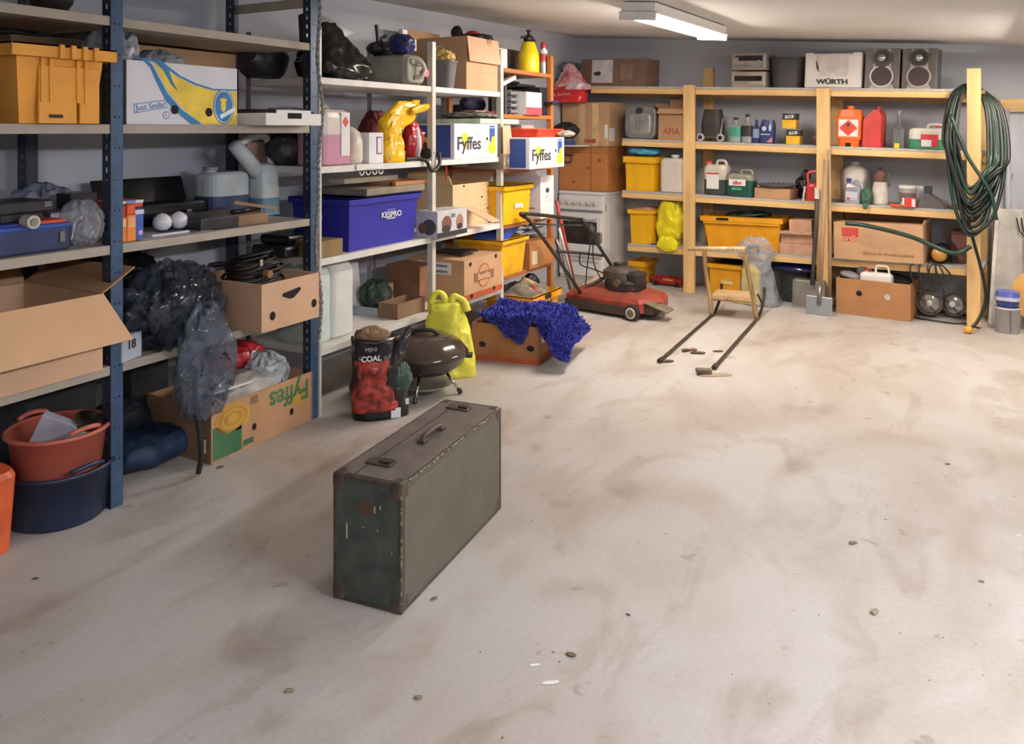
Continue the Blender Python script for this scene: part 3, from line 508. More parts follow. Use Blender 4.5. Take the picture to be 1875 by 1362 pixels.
# ------------------------------------------------------------------ white shelving, top shelf
GL = M('#121215', .24, var=.2)
def OB(name, label, cat, fr, px, d, z, rz=0., group=None, tilt=0.): return T(name, label, cat, tuple(fr.w(fr.t(px, d), d, z)), fr.a+rz, tilt, group)
def drap(u): return (.6+.6*math.sin(PI*min(1, .15+u*.8)), .7+.4*math.sin(PI*u), 0, 0)
q = OB('refuse_sack', 'black sack slumped on the top white shelf, seen through the end of the blue shelving', 'bag', Lf, 482, .38, 1.728); q.location.y += .0
sack(q, .3, .18, .2, 61, M('#26252a', .4), amp=.12)
q = OB('refuse_sack', 'big glossy black sack with a pointed flap on the top white shelf beside the rope', 'bag', Lf, 620, .14, 1.728)
def pr(u): k = (1-.66*max(0, u-.25)/.75)*(1 if u > .06 else .85); return (k, k, -.1*u, .03*u)
ob('sack', crump(.44, .3, .3, 63, .13, prof=pr, fr=5), GL, q, smooth=True)
fp = [(-.25, .2), (-.03, .21), (.13, .275), (.02, .31), (-.12, .34), (-.26, .34)]
ob('knotted_flap', mesh([(x, 0, z) for x, z in fp]+[(x, .05, z-.01) for x, z in fp], [(0, 1, 2, 3, 4, 5), (11, 10, 9, 8, 7, 6)]+[(i, i+6, (i+1) % 6+6, (i+1) % 6) for i in range(6)]), GL, q)
r, w_, h = IT(Lf, 'jerrycan', 'stained grey jerrycan lying on its side with a red cap beside the white post', 'canister', 748, 784, 100, 155, .01, .4, 'w1')
JG = M('#a39f92', .6, var=.15, sc=7); hb = h
ob('body', loft([(-.0, w_/2*.8, h/2*.9, 5), (.02, w_/2, h/2, 5), (.34, w_/2, h/2, 5), (.37, w_/2*.88, h/2*.86, 4), (.375, w_/2*.8, h/2*.8, 4)], 28), JG, r, (0, .19, h/2), (PI/2, 0, 0))
ob('handle', tube(smo([(-.02, -.185, h*.78), (.0, -.225, h*.72), (.02, -.23, h*.5), (.0, -.225, h*.3), (-.02, -.185, h*.24)]), .014, 8), M('#c9c3b8', .5), r, smooth=True)
ob('face_recess', loft([(0, w_*.34, h*.13, 3), (.006, w_*.3, h*.1, 3)]), M('#8a857c', .6), r, (0, -.19, h*.75), (PI/2, 0, 0))
ob('cap', cyl(.026, .03, 20), M('#d2475a', .4), r, (w_*.36, -.18, h*.42), (PI/2, 0, 0)); TOPZ = 1.727+h
q = OB('spray_trigger_bottle', 'dark blue plastic pouch lying on the stained jerrycan', 'pouch', Lf, 735, .1, TOPZ+.002); ob('pouch', crump(.12, .16, .12, 71, .15), M('#27306e', .4), q, smooth=True); ob('nozzle', box(.05, .03, .03, .004), WHT, q, (-.01, -.02, .115)); ob('stub', cyl(.012, .07, 12), WHT, q, (.05, -.06, .02))
q = OB('tool_bag', 'small black tool bag with an upright handle at the back of the stained jerrycan', 'bag', Lf, 700, .3, TOPZ+.002); ob('bag', crump(.2, .14, .09, 73, .15), BLK, q, smooth=True); ob('handle', tube(smo([(-.04, 0, .07), (-.05, 0, .14), (-.06, 0, .19)]), .012, 8), BLK, q, smooth=True); ob('grip', tube([(-.04, 0, .09), (.03, 0, .13)], .012, 8), BLK, q, smooth=True)
q = OB('plastic_bowl', 'clear plastic tub of yellow and orange odds and ends behind the white post', 'tub', Lf, 806, .1, 1.727)
ob('tub', loft([(0, .045, .09, 4), (.16, .06, .11, 4), (.165, .068, .12, 4), (.172, .068, .12, 4)]), M('#8e8f98', .2, alpha=.7), q); ob('contents', crump(.12, .18, .1, 75, .2), M('#d9b66a', .5, var=.3, sc=20), q, (0, 0, .15), smooth=True); ob('orange_tag', box(.03, .02, .05, .003), ORG, q, (.055, -.05, .18)); ob('wire_hoop', tube(smo([(-.06, 0, .17), (-.05, 0, .25), (.02, 0, .27), (.065, 0, .2), (.066, 0, .17)]), .004, 6), STL, q, smooth=True)
r, w_, h = IT(Lf, 'cardboard_box', 'tall brown box with one flap hanging down at the end of the top white shelf', 'box', 854, 911, 108, 167, .01, .47, 'w1')
h = .355; obox(r, w_, .47, h, CARD); o = flap(r, 'f', w_*1.0, .47, h, .17, 172, CARDP, 0, label='flap folded down in front')
ob('flap_slot', plate([(-.01, 0), (.012, 0), (.002, -.05)]), CARDD, r, (.06, -.262, h+.0)); flap(r, 'b', w_, .47, h, .08, 20, CARD); dec(r, rect(-.04, .1, .12, .124), CARD2, -.2355)
q = OB('refuse_sack', 'dark crumpled bag and red cloth on top of the tall brown box', 'bag', Lf, 866, .25, 1.728+.357); ob('bag', crump(.2, .3, .07, 79, .15), M('#2b2826', .6), q, smooth=True); ob('knot', crump(.06, .08, .1, 80, .15), BLK, q, (-.03, .12, .03), smooth=True); ob('cloth', crump(.1, .1, .06, 81, .2), RED, q, (.0, .0, .03), smooth=True)
# second white shelf
r, w_, h = IT(Lf, 'jerrycan', 'square translucent canister half full of pink liquid with a white hazard label', 'canister', 592, 645, 190, 300, .02, .2, 'w2')
PK = M('#c58ea6', .3, var=.04); JX = M('#d4cac6', .3, var=.04); JT = M('#cfc6bc', .3)
jerry(r, w_, .2, h, JX, JX, PK, .5, 'none', -.2, .1, pw=6); dec(r, rect(.02, .09, .05, .28), PAP, -.1025, 'hazard_label'); dec(r, [(.055, .2), (.08, .23), (.055, .26), (.03, .23)], M('#d8564a', .6), -.104, 'hazard_label')
q = OB('jerrycan', 'second pink canister behind the labelled one, nearest the rope', 'canister', Lf, 582, .36, 1.269); jerry(q, .2, .2, .33, JX, WHT, PK, .5, 'top', -.25, .1, pw=6)
r, w_, h = IT(Lf, 'jerrycan', 'rounded cream jug between the pink canister and the white carton', 'jug', 647, 671, 232, 300, .05, .16, 'w2')
ob('body', loft([(0, w_*.48, .07, 3), (.02, w_/2, .08, 3), (h*.62, w_/2, .08, 3), (h*.85, w_*.42, .06, 3), (h*.97, w_*.2, .03, 2), (h, w_*.12, .02, 2)]), M('#ddd3c4', .4), r, smooth=True)
r, w_, h = IT(Lf, 'carton', 'upright white carton with a small framed picture beside the yellow bag', 'box', 676, 702, 243, 299, .03, .16, 'w2')
ctn(r, w_, .16, h, PAP); dec(r, rect(0, .05, .05, .15), M('#8a6f9a', .6), -.0805); dec(r, rect(.008, .042, .058, .142), PAP, -.082); dec(r, rect(-.08, -.0, .0, h*.9), M('#c9c6c6', .6), -w_/2-.0005, 'side_print', True)
YB = M('#f3bf1c', .3, var=.1, sc=12)
q = OB('carrier_bag', 'shiny yellow plastic carrier bag flopped over on the second white shelf', 'bag', Lf, 715, .07, 1.2695)
def p2(u): return (.62-.32*u*u+.1*math.sin(9*u), .8-.3*u, .0, 0)
ob('bag', crump(.3, .16, .27, 85, .18, prof=p2, fr=5), YB, q, smooth=True)
ob('bag_neck', crump(.15, .07, .36, 86, .2, prof=lambda u: (.75+.35*math.sin(PI*u)-.45*u**4, 1-.5*u, 0, .0), fr=5), YB, q, (-.06, .0, .19), (0, 1.12, 0), smooth=True)
ob('handle', crump(.05, .03, .2, 83, .2, fr=4), YB, q, (.14, -.05, .3), (0, 1.4, 0), smooth=True)
q = OB('plastic_bucket', 'white bucket half hidden behind the yellow bag', 'bucket', Lf, 752, .28, 1.2695); ob('bucket', lathe([(0, 0), (.07, 0), (.09, .16), (.094, .16), (.094, .175), (.085, .175), (.068, .01), (0, .01)]), WHT, q, smooth=True)
q = OB('crisp_bag', 'glossy red and white foil bag behind the yellow bag', 'bag', Lf, 755, .17, 1.2695); ob('bag', crump(.15, .1, .24, 87, .12), M('#b4222c', .25, var=.1), q, smooth=True); ob('white_band', crump(.05, .104, .2, 88, .1), PAP, q, (.0, -.012, .01), smooth=True)
q = OB('refuse_sack', 'wine red cloth bag at the back behind the yellow bag', 'bag', Lf, 690, .36, 1.2695); ob('bag', crump(.28, .16, .3, 89, .14), M('#6a1f28', .6), q, smooth=True)
q = OB('hand_tool', 'black curved tool hooked over the edge of the second white shelf', 'tool', Lf, 770, .0, 1.27); ob('bar', tube(smo([(-.1, .04, .012), (-.02, .02, .014), (.03, -.02, -.0), (.06, -.03, -.05), (.11, -.03, -.06), (.16, -.03, -.02), (.17, -.02, .05)]), .012, 8), BLKM, q, smooth=True); ob('motor', crump(.08, .09, .08, 90, .1), BLK, q, (.14, .04, .005), smooth=True)
q = OB('cardboard_box', 'grey-black cloth bundle behind the shelf post on the second white shelf', 'bundle', Lf, 772, .3, 1.2695); q.location.y += .28; ob('bundle', crump(.16, .2, .14, 92, .1), DGR, q, smooth=True)
q = OB('cloth_bundle', 'black bundle at the back of the second white shelf, seen below the white tray', 'bundle', Lf, 530, .3, 1.2695); ob('bundle', crump(.24, .2, .18, 95, .12), M('#3c3a3c', .5), q, smooth=True)
ob('case', box(.24, .18, .08, .01), BLK, q, (0, 0, .17))
q = OB('carton', 'pale pink cardboard piece standing at the end of the second white shelf', 'box', Lf, 463, .49, 1.269); q.location.y += .02; ob('card', plate([(-.1, .04), (-.03, 0), (.12, 0), (.12, .24), (-.1, .24)], .04), M('#c8a596', .8), q, (0, 0, .001)); ob('foot', box(.1, .05, .045), M('#c8a596', .8), q)
# Fyffes cartons
def fyffes(x0, x1, yt, yb, d, dep, lv, label, lidh=0.):
    r, w_, h = IT(Lf, 'banana_box', label, 'box', x0, x1, yt, yb, d, dep, lv); W2 = M('#eeedf0', .6, var=.01)
    ctn(r, w_, dep, h, W2, 'carton', .003); y = -dep/2-.0005; a = w_/2
    text(r, 'Fyffes', h*.52, (-w_*.18, y-.002, h*.42), M('#3a3a40', .6), sx=w_/h*.46, bold=.002)
    dec(r, ell(-w_*.27, h*.6, w_*.075, h*.15), FYY, y, t=.0008); dec(r, [(-w_*.28, h*.45), (-w_*.225, h*.5), (-w_*.24, h*.2)], FYY, y, t=.0008)
    dec(r, rect(w_*.3, w_*.43, h*.12, h*.95), FYB, y, t=.0008); dec(r, rect(w_*.3, w_*.43, h*.88, h*.9), W2, y, t=.0012); dec(r, ell(w_*.36, h*.28, w_*.115, h*.2), W2, y, t=.0012); dec(r, ell(w_*.36, h*.28, w_*.1, h*.18), FYY, y, t=.0018); dec(r, ell(w_*.39, h*.5, w_*.05, h*.14), FYY, y, t=.0019)
    dec(r, ell(w_*.24, h*.56, w_*.022, h*.05), HOLE, y, 'vent_hole'); dec(r, rect(-w_*.05, w_*.1, h*.86, h*.89), M('#b9c3d6', .6), y, t=.0008)
    ob('side_print', box(.002, dep*.86, h*.92, 0), FYB, r, (-a-.001, .0, h*.04))
    dec(r, ell(-.02, h*.36, dep*.16, h*.26), FYY, -a-.002, 'side_print', True); dec(r, ell(-.02, h*.34, dep*.07, h*.14), M('#5a4a28', .6), -a-.003, 'side_print', True)
    return r, w_, h
r, w_, h = fyffes(832, 911, 227, 293, -.0, .42, 'w2', 'white carton with Fyffes lettering on the second white shelf')
zt = 1.27+h
q = OB('tray_lid', 'pale green lid lying on the white Fyffes carton', 'lid', Lf, 872, .2, zt+.001); ob('lid', box(w_*.98, .4, .035, .004), M('#cfe0c6', .5), q)
q = OB('magazine_pile', 'untidy pile of magazines and cloth on the pale green lid', 'pile', Lf, 868, .2, zt+.038); ob('pile', crump(w_*.9, .34, .05, 101, .2, fr=9), M('#7a756a', .7, var=.35, sc=25), q, smooth=True); ob('red_scrap', box(.1, .05, .008, .002), M('#d2384a', .5), q, (.03, -.1, .045)); ob('pink_cover', box(.16, .1, .008, .002), M('#c98a88', .6), q, (-.08, -.06, .048))
q = OB('cloth_bag', 'dark blue folded bag at the back above the magazine pile', 'bag', Lf, 866, .4, 1.2695+.3); q.location.z = zt+.1; ob('bag', crump(.3, .12, .12, 103, .08), M('#2b2e4a', .7), q, smooth=True); ob('backing', box(.26, .08, .11, .004), BLK, q, (0, .06, -.1+.04)); q.location.z = zt+.1
hk = T('hook_rail', 'white rail of four plastic hooks under the second white shelf', 'hooks', tuple(Lf.w(Lf.t(678, -.01), -.008, 1.24)), PI/2); ob('rail', box(.23, .006, .03, .001), WHT, hk)
for k in range(4): ob('hook', tube([(-.085+k*.055+.018*math.cos(a), -.012, -.01-.018*math.sin(a)+.0) for a in [PI*i/8 for i in range(9)]], .004, 6), WHT, hk, smooth=True)
# third white shelf
r, w_, h = IT(Lf, 'storage_crate', 'large deep blue plastic crate with white lettering on the third white shelf', 'crate', 640, 772, 358, 442, .0, .44, 'w3')
crate(r, w_, .44, h, M('#2f2f9a', .4, var=.04), .93, .035, False, ov=.014); dec(r, rect(.02, .13, h-.075, h-.05), HOLE, -.198, 'hand_slot'); text(r, 'KESPRO', .045, (.06, -.202, h-.115), PAP, bold=.001, sx=1.2)
for z in (h-.088, h-.14): dec(r, rect(.02, .1, z, z+.006), PAP, -.198)
dec(r, rect(-.1, .02, h-.12, h-.095), M('#9fa6cc', .5), -w_/2+.012, 'side_mark', True)
zt = .798+h
q = OB('worktop_offcut', 'greyish board lying across the blue crate', 'board', Lf, 690, .22, zt+.002); ob('board', box(.56, .38, .04, .004), M('#8f8570', .7, var=.1), q, (-.05, 0, 0))
q = OB('slatted_frame', 'orange-brown wooden frame lying on the grey board on the blue crate', 'frame', Lf, 735, .16, zt+.043); ob('frame', boxes([(-.05, -.1, .012, .34, .04, .022), (-.05, .1, .012, .34, .04, .022), (.12, 0, .012, .04, .18, .022), (-.2, 0, .012, .04, .18, .022)]), M('#b97f52', .6, kind='woodx'), q)
q = OB('plank', 'pale plank on top of the wooden frame on the blue crate', 'board', Lf, 665, .2, zt+.066); ob('plank', box(.5, .12, .03, .004), M('#c3b7a2', .7, kind='woodx'), q, (.05, .03, 0))
q = OB('tool_case', 'small black case on a brown carton at the near end of the third white shelf', 'case', Lf, 549, .2, .798+.0); ob('brown_carton', box(.18, .2, .085, .003), M('#8b7048', .8), q, (Lf.t(629, .02)-.095-Lf.t(549, .2), -.08, 0)); ob('case', box(.3, .24, .06, .015), BLK, q, (0, .08, 0)); ob('upper_case', box(.26, .2, .05, .015), BLKG, q, (0.02, .08, .062)); ob('latch', boxes([(-.05, -.045, .06, .02, .01, .02), (.09, -.045, .06, .02, .01, .02)]), CHR, q)
r, w_, h = IT(Lf, 'carton', 'black and white photo-printed carton on the third white shelf', 'box', 801, 855, 384, 434, -.07, .16, 'w3')
PB = M('#c9c8cc', .5, var=.05); ctn(r, w_, .16, h, PB); y = -.0805
dec(r, rect(-w_/2, w_/2, .0, .03), INK, y); dec(r, ell(-w_*.2, h*.5, w_*.16, h*.3), M('#7a5546', .5), y); dec(r, ell(-w_*.22, h*.3, w_*.14, h*.14), INK, y, t=.002); dec(r, ell(w_*.24, h*.5, w_*.12, h*.3), M('#a07a66', .5), y); dec(r, ell(w_*.24, h*.32, w_*.1, h*.12), INK, y, t=.002); dec(r, rect(-w_*.05, w_*.08, h*.7, h*.85), M('#6d7890', .5), y)
dec(r, ell(.02, h*.4, .05, h*.3), M('#54504f', .5), -w_/2-.0005, 'side_print', True); dec(r, ell(-.03, h*.35, .03, h*.2), M('#8a5c4a', .5), -w_/2-.0008, 'side_print', True, .002)
r, w_, h = IT(Lf, 'cardboard_box', 'open brown box with ragged flaps at the far end of the third white shelf', 'box', 828, 896, 330, 418, .1, .34, 'w3')
obox(r, w_*.97, .34, h*.93, CARDY); flap(r, 'l', w_, .34, h*.93, .07, 35, CARDY); flap(r, 'r', w_, .34, h*.93, .08, 50, CARDY); flap(r, 'b', w_, .34, h*.93, .08, 15, CARDY); dec(r, rect(-w_*.4, w_*.4, h*.42, h*.425), CARD2, -.1705)
for x, z in ((.14, .62), (-.1, .9), (.22, .35)): dec(r, [(x-.014, z*h), (x+.014, z*h), (x, z*h-.016)], HOLE, -.1705, 'notch')
flap(r, 'f', .12, .34, h*.42, .24, 112, CARDP, label='loose torn flap hanging forward').location.x = -.05
q = OB('strap', 'thin red strap hanging under the second white shelf', 'strap', Lf, 817, .01, 1.23); ob('strap', tube([(0, 0, .003), (.002, 0, -.1)], .004, 6), RED, q)
# fourth white shelf
for i, (px, ww, hh, lb) in enumerate(((590, .2, .4, 'left translucent white jerrycan standing on the lowest white shelf'), (636, .2, .405, 'right, taller white jerrycan standing on the lowest white shelf'))):
    t0 = Lf.t((582, 613)[i], .05); t1 = Lf.t((613, 656)[i], .05)
    q = T('jerrycan', lb, 'canister', tuple(Lf.w((t0+t1)/2+(0 if i == 0 else .0), .05+.16, .339)), PI/2); m = (M('#cddcd2', .3, var=.05), M('#dcdcd8', .3, var=.03))[i]
    ob('body', loft([(0, (t1-t0)/2*.9, .13, 6), (.015, (t1-t0)/2*.98, .145, 6), (hh*.9, (t1-t0)/2*.98, .145, 6), (hh*.97, (t1-t0)/2*.85, .13, 5), (hh*.985, (t1-t0)/2*.7, .11, 4)]), m, q); ob('cap', cyl(.03, .03, 16), WHT, q, (0, .06, hh*.975))
q = OB('plastic_tray', 'pale tray holding green gloves behind the lowest jerrycans', 'tray', Lf, 690, .3, .339); obox(q, .24, .2, .05, M('#b9c2c9', .5), name='tray'); ob('gloves', crump(.18, .16, .16, 111, .25), M('#3c4a40', .6), q, (0, .01, .03), smooth=True); ob('card', box(.08, .004, .3, .001), PAP, q, (-.08, .08, .006), (-.2, .1, 0))
q = OB('thin_rod', 'thin dark rod leaning on the wall between the lower white shelves', 'rod', Lf, 686, .44, .34); ob('rod', tube([(0, 0, 0), (.005, 0, .42)], .006, 8), DGR, q)
r, w_, h = IT(Lf, 'cardboard_box', 'low open brown tray box near the front of the lowest white shelf', 'box', 728, 778, 553, 578, .05, .14, 'w4'); obox(r, w_, .14, .09, CARDD)
q = OB('cardboard_box', 'small brown carton at the wall behind the low tray box', 'box', Lf, 697, .42, .339); ctn(q, .14, .1, .13, CARD)
r, w_, h = IT(Lf, 'banana_box', 'dull brown box behind the white post on the lowest shelf', 'box', 770, 800, 485, 562, .2, .27, 'w4'); ctn(r, w_*1.1, .27, h, M('#8d6247', .8))
r, w_, h = IT(Lf, 'banana_box', 'brown fruit box with the orange word bonita in a badge on the lowest white shelf', 'box', 850, 919, 475, 543, -.02, .44, 'w4')
h = .265; ctn(r, w_, .44, h, CARD, 'carton'); y = -.2205; OR = M('#b8542c', .7)
dec(r, ell(0, h*.52, w_*.16, h*.3), OR, y); dec(r, ell(0, h*.52, w_*.14, h*.27), CARD, y, t=.002); dec(r, rect(-w_*.26, w_*.26, h*.4, h*.62), OR, y, t=.0024); dec(r, rect(-w_*.245, w_*.245, h*.42, h*.6), CARDD, y, t=.0028)
text(r, 'bonita', h*.24, (0, y-.0035, h*.51), M('#e2b28e', .7), bold=.002)
dec(r, rect(-w_/2, w_/2, 0, h*.14), M('#c0592f', .8), y); dec(r, rect(-.15, .12, h*.62, h*.92), PAP, -w_/2-.0005, 'paper_label', True)
for z in (.66, .8): dec(r, rect(-.12, .09, h*z, h*(z+.06)), M('#7f8893', .7), -w_/2-.0008, 'paper_label', True, .002)
for x, z in ((-.22, .88), (.2, .92), (-.2, .08), (.17, .1)): dec(r, ell(x*w_*1.6, z*h, .016, .014), HOLE, y-.001, 'vent_hole')
ob('clothes_hangers', tube([(.09*math.cos(a*.9)+.02*math.sin(a*3), .13*math.sin(a*1.1), .012+.0004*a) for a in [i*.5 for i in range(60)]], .006, 6), BLKM, r, (-.03, 0, h), smooth=True)
# ------------------------------------------------------------------ orange wooden shelving
def ON(name, label, cat, x0, x1, yt, d, dep, z, m, part='body', b=.003, rz=0., ylev=None):
    t0, t1 = Lf.t(x0, d), Lf.t(x1, d); h = Lf.z((x0+x1)/2, yt, d)-z; q = T(name, label, cat, tuple(Lf.w((t0+t1)/2, d+dep/2, z)), PI/2+rz); ob(part, box(t1-t0, dep, h, b), m, q); return q, t1-t0, h
q, a, h = ON('carton', 'small white carton at the near end of the top orange shelf', 'box', 914, 929, 89, .02, .1, 1.903, PAP)
q, a, h = ON('storage_box', 'long dark brown box on the top orange shelf behind the yellow sprayer', 'box', 930, 990, 95, .26, .18, 1.903, M('#5a4a44', .7))
r = OB('pump_sprayer', 'yellow pressure sprayer bottle with black pump on the top orange shelf', 'sprayer', Lf, 968, .1, 1.903); YS = M('#f0d81e', .35, var=.03)
ob('tank', lathe([(0, 0), (.08, 0), (.083, .01), (.083, .14), (.078, .15), (.05, .235), (.046, .24), (0, .24)]), YS, r, smooth=True); ob('pump_head', loft([(.24, .035, .035), (.27, .05, .035, 3), (.29, .03, .03), (.3, .012, .012), (.32, .012, .012), (.325, .02, .02), (.335, .02, .02)]), BLK, r, smooth=True)
ob('nozzle', tube([(0, 0, .275), (-.1, 0, .27), (-.12, 0, .265)], .009, 8), BLK, r, smooth=True); ob('handle', tube(smo([(.02, 0, .275), (.08, 0, .265), (.1, 0, .22), (.1, 0, .16)]), .014, 8), BLK, r, smooth=True)
r = OB('spray_can', 'aerosol can with red cap and red and white label beside the yellow sprayer', 'can', Lf, 995, .08, 1.903); ob('can', cyl(.032, .2, 24), M('#c3c6cc', .3, .3), r, smooth=False); ob('cap', lathe([(.024, .2), (.022, .25), (.012, .262), (0, .263)]), M('#c93c4c', .4), r, smooth=True); ob('shoulder', cyl(.027, .012, 20, .2), CHR, r); ob('label', loft([(.1, .0326, .0326), (.165, .0326, .0326)], 24, False, False), M('#d2525e', .5), r); ob('white_band', loft([(.165, .0328, .0328), (.195, .0328, .0328)], 24, False, False), PAP, r)
q, a, h = ON('metal_bracket', 'white bracket lying over grey parts on the second orange shelf', 'bracket', 918, 952, 160, .02, .1, 1.573+.205, M('#ded6c4', .5), b=.002)
q.location.z = 1.573; [bpy.data.objects.remove(c) for c in list(q.children)]; ob('bar', box(a, .05, .03, .003), M('#ded6c4', .5), q, (0, 0, .222), (0, -.3, 0)); ob('bolt', cyl(.012, .03, 8), CHR, q, (a*.3, 0, .24)); ob('stem', box(.02, .02, .22), DGR, q)
q, a, h = ON('tin_rack', 'dark container at the back behind the white bracket', 'box', 918, 952, 148, .3, .12, 1.573, M('#3a3538', .6))
q = OB('wire_basket', 'stack of grey wire trays on the second orange shelf', 'tray', Lf, 928, .12, 1.5735); [ob('tray', boxes([(0, 0, .012+k*.045, .16, .16, .006), (-.075, 0, .03+k*.045, .006, .16, .03), (.075, 0, .03+k*.045, .006, .16, .03), (0, -.078, .022+k*.045, .15, .004, .02), (0, -.03, .03+k*.045, .004, .1, .03)]), GRY, q) for k in range(4)]
q, a, h = ON('carton', 'white carton with a red lower band on the second orange shelf', 'box', 964, 992, 169, -.03, .3, 1.573, PAP); dec(q, rect(-a/2, a/2, .002, h*.33), M('#d2525c', .6), -.1505); dec(q, rect(-a/2, a/2, h*.53, h*.54), M('#9a9a9e', .6), -.1505)
for k in range(4): dec(q, rect(-.12+k*.05, -.1+k*.05, .002, h*.38), M('#c2505a', .6), -a/2-.0005, 'side_stripe', True)
q, a, h = ON('equipment_case', 'black case standing behind the red and white carton', 'case', 990, 1003, 160, .02, .3, 1.573, M('#26252b', .5), b=.008); ob('torch', tube([(.03, -.2, .1), (.09, -.22, .11)], .012, 10), NAVY, q, smooth=True); ob('bracket', box(.05, .1, .02), BLK, q, (.02, -.17, .085)); ob('top_case', box(.3, .2, .02, .006), M('#26252b', .5), q, (-.14, .03, h))
r, w_, h = fyffes(970, 1033, 252, 305, -.2, .44, 'oC', 'white carton with Fyffes lettering jutting out of the orange shelving'); r.location.y -= .0
zt = 1.18+h
q = OB('storage_tray', 'red-orange plastic lid on top of the jutting Fyffes carton', 'lid', Lf, 975, .05, zt+.001); ob('lid', box(.42, .34, .06, .006), M('#d8402c', .35), q, (-.03, .0, 0)); ob('lid_edge', box(.44, .36, .014, .004), M('#e8502c', .35), q, (-.03, 0, .05)); ob('plastic_wrap', crump(.16, .1, .05, 121, .25), M('#c8bcae', .3, alpha=.8), q, (.12, -.23, 0), smooth=True); ob('grey_lid', box(.2, .1, .03, .004), M('#b3aeb0', .4), q, (-.02, .08, .064))
q, a, h = ON('gift_box', 'cream cardboard box with a lens picture below a hanging flap', 'box', 922, 937, 280, -.04, .3, 1.18, M('#8b7e74', .6)); h2 = h; dec(q, ell(0, h*.5, a*.22, h*.36), M('#6e6468', .4), -.1505); dec(q, ell(0, h*.5, a*.14, h*.22), M('#a8a0a0', .3), -.1505, t=.003); dec(q, [(-a*.45, h*.3), (-a*.3, h*.8), (-a*.38, h*.2)], FYY, -.1505)
ob('hanging_flap', mesh([(-a*.55, 0, 0), (a*.62, 0, 0), (a*.42, .01, .2), (-a*.5, .01, .2), (-a*.55, .006, 0), (a*.62, .006, 0), (a*.42, .016, .2), (-a*.5, .016, .2)], [(0, 1, 2, 3), (7, 6, 5, 4), (0, 4, 5, 1), (1, 5, 6, 2), (2, 6, 7, 3), (3, 7, 4, 0)]), CARDP, q, (0, -.155, h*.95))
ob('carton_back', box(a, .2, .17, .002), CARDY, q, (0, .03, h))
r, w_, h = IT(Lf, 'storage_crate', 'yellow plastic bin with a white logo on the fourth orange shelf', 'bin', 924, 977, 338, 405, -.04, .4, 'oD'); crate(r, w_, .4, h, YEL, .93, .035, False); text(r, 'bona', .06, (.02, -.183, h*.46), PAP, bold=.003);  dec(r, rect(.06, .12, h*.66, h*.68), YEL2, -.194, 'moulded_mark')
q, a, h = ON('archive_box', 'white archive box with an oval hand hole beside the yellow bin', 'box', 990, 1014, 322, -.06, .42, .78, PAP); y = -.2105
dec(q, ell(0, h*.66, .03, .02), INK, y, 'hand_hole'); [dec(q, rect(-.05, .06, h*(.42+k), h*(.425+k)), M('#8a8a90', .7), y) for k in (0, .045)]; dec(q, [(-.02, h*.04), (.04, h*.04), (.0, h*.14)], M('#b9a8a8', .7), y); dec(q, ell(0, h*.53, .02, .015), M('#e8d4d0', .7), y)
text(q, 'TY', .045, (-a/2-.001, -.1, h*.52), INK, (PI/2, 0, -PI/2), bold=.001); dec(q, rect(.06, .16, h*.23, h*.27), M('#9a9696', .7), -a/2-.0005, 'side_print', True); flap(q, 'l', a, .4, h, .12, 55, PAP); flap(q, 'b', a, .4, h, .1, 10, CARDY)
r, w_, h = IT(Lf, 'storage_crate', 'yellow plastic bin with a rolled rim on the lowest orange shelf', 'bin', 922, 968, 436, 498, -.04, .4, 'oE'); crate(r, w_*1.05, .4, h, M('#efb52a', .4), .88, .03, False)
ob('content_lid', box(.34, .2, .09, .01), M('#3f5cc0', .45), r, (.03, -.02, h-.02), (0, -.33, 0))
q, a, h = ON('cardboard_box', 'brown box with a pale sticker beside the lower yellow bin', 'box', 968, 1014, 440, -.03, .36, .4135, M('#b07848', .8)); q.location.y += .02; dec(q, rect(-a*.42, -a*.22, .03, .13), M('#d8c8a8', .6), -.1805, 'sticker')
q2 = T('metal_scraps', 'heap of shiny metal strips and tools on the brown box', 'scrap', (q.location.x, q.location.y, .4145+h), PI/2)
random.seed(5)
for k in range(16):
    zz = .012+k*.008; an = random.uniform(-.9, .9); ob('strip', box(random.uniform(.12, .26), .02, .008, .001), [CHR, STL, BLKM, M('#5a6a8a', .4)][k % 4], q2, (random.uniform(-.06, .06), random.uniform(-.1, .08), zz-.012), (random.uniform(-.1, .1)*(k > 3), random.uniform(-.15, .15)*(k > 3), an))
ob('black_bottle', cyl(.02, .14, 12), BLK, q2, (.0, -.08, .1)); ob('white_strip', box(.02, .02, .15), PAP, q2, (.03, -.08, .1), (0, .1, 0))
r, w_, h = IT(Lf, 'storage_crate', 'orange-yellow plastic crate full of junk on the floor under the orange shelving', 'crate', 975, 1030, 503, 556, -.18, .42, 'f')
h = .255; r.rotation_euler[2] += .0; crate(r, w_*.95, .42, h, M('#eba02c', .42), .9, .05, True, fill=(M('#7d7468', .7, var=.3, sc=18), .2, 131)); ob('black_tool', crump(.14, .12, .16, 133, .15), BLK, r, (w_*.25, 0, h-.06), smooth=True); ob('cream_block', box(.16, .1, .1, .01), M('#d8b98a', .7), r, (.05, .0, h-.03), (.3, .4, 0)); ob('red_cap', cyl(.02, .03, 12), M('#d23848', .4), r, (-.06, -.12, h+.02))
q = OB('jerrycan', 'small white canister on the floor beside the last white post', 'canister', Lf, 925, -.0, .001); q.location.y -= .02; q.location.x += -.02; jerry(q, .12, .2, .22, WHT, DGR, None, .5, 'none', .3, .12)
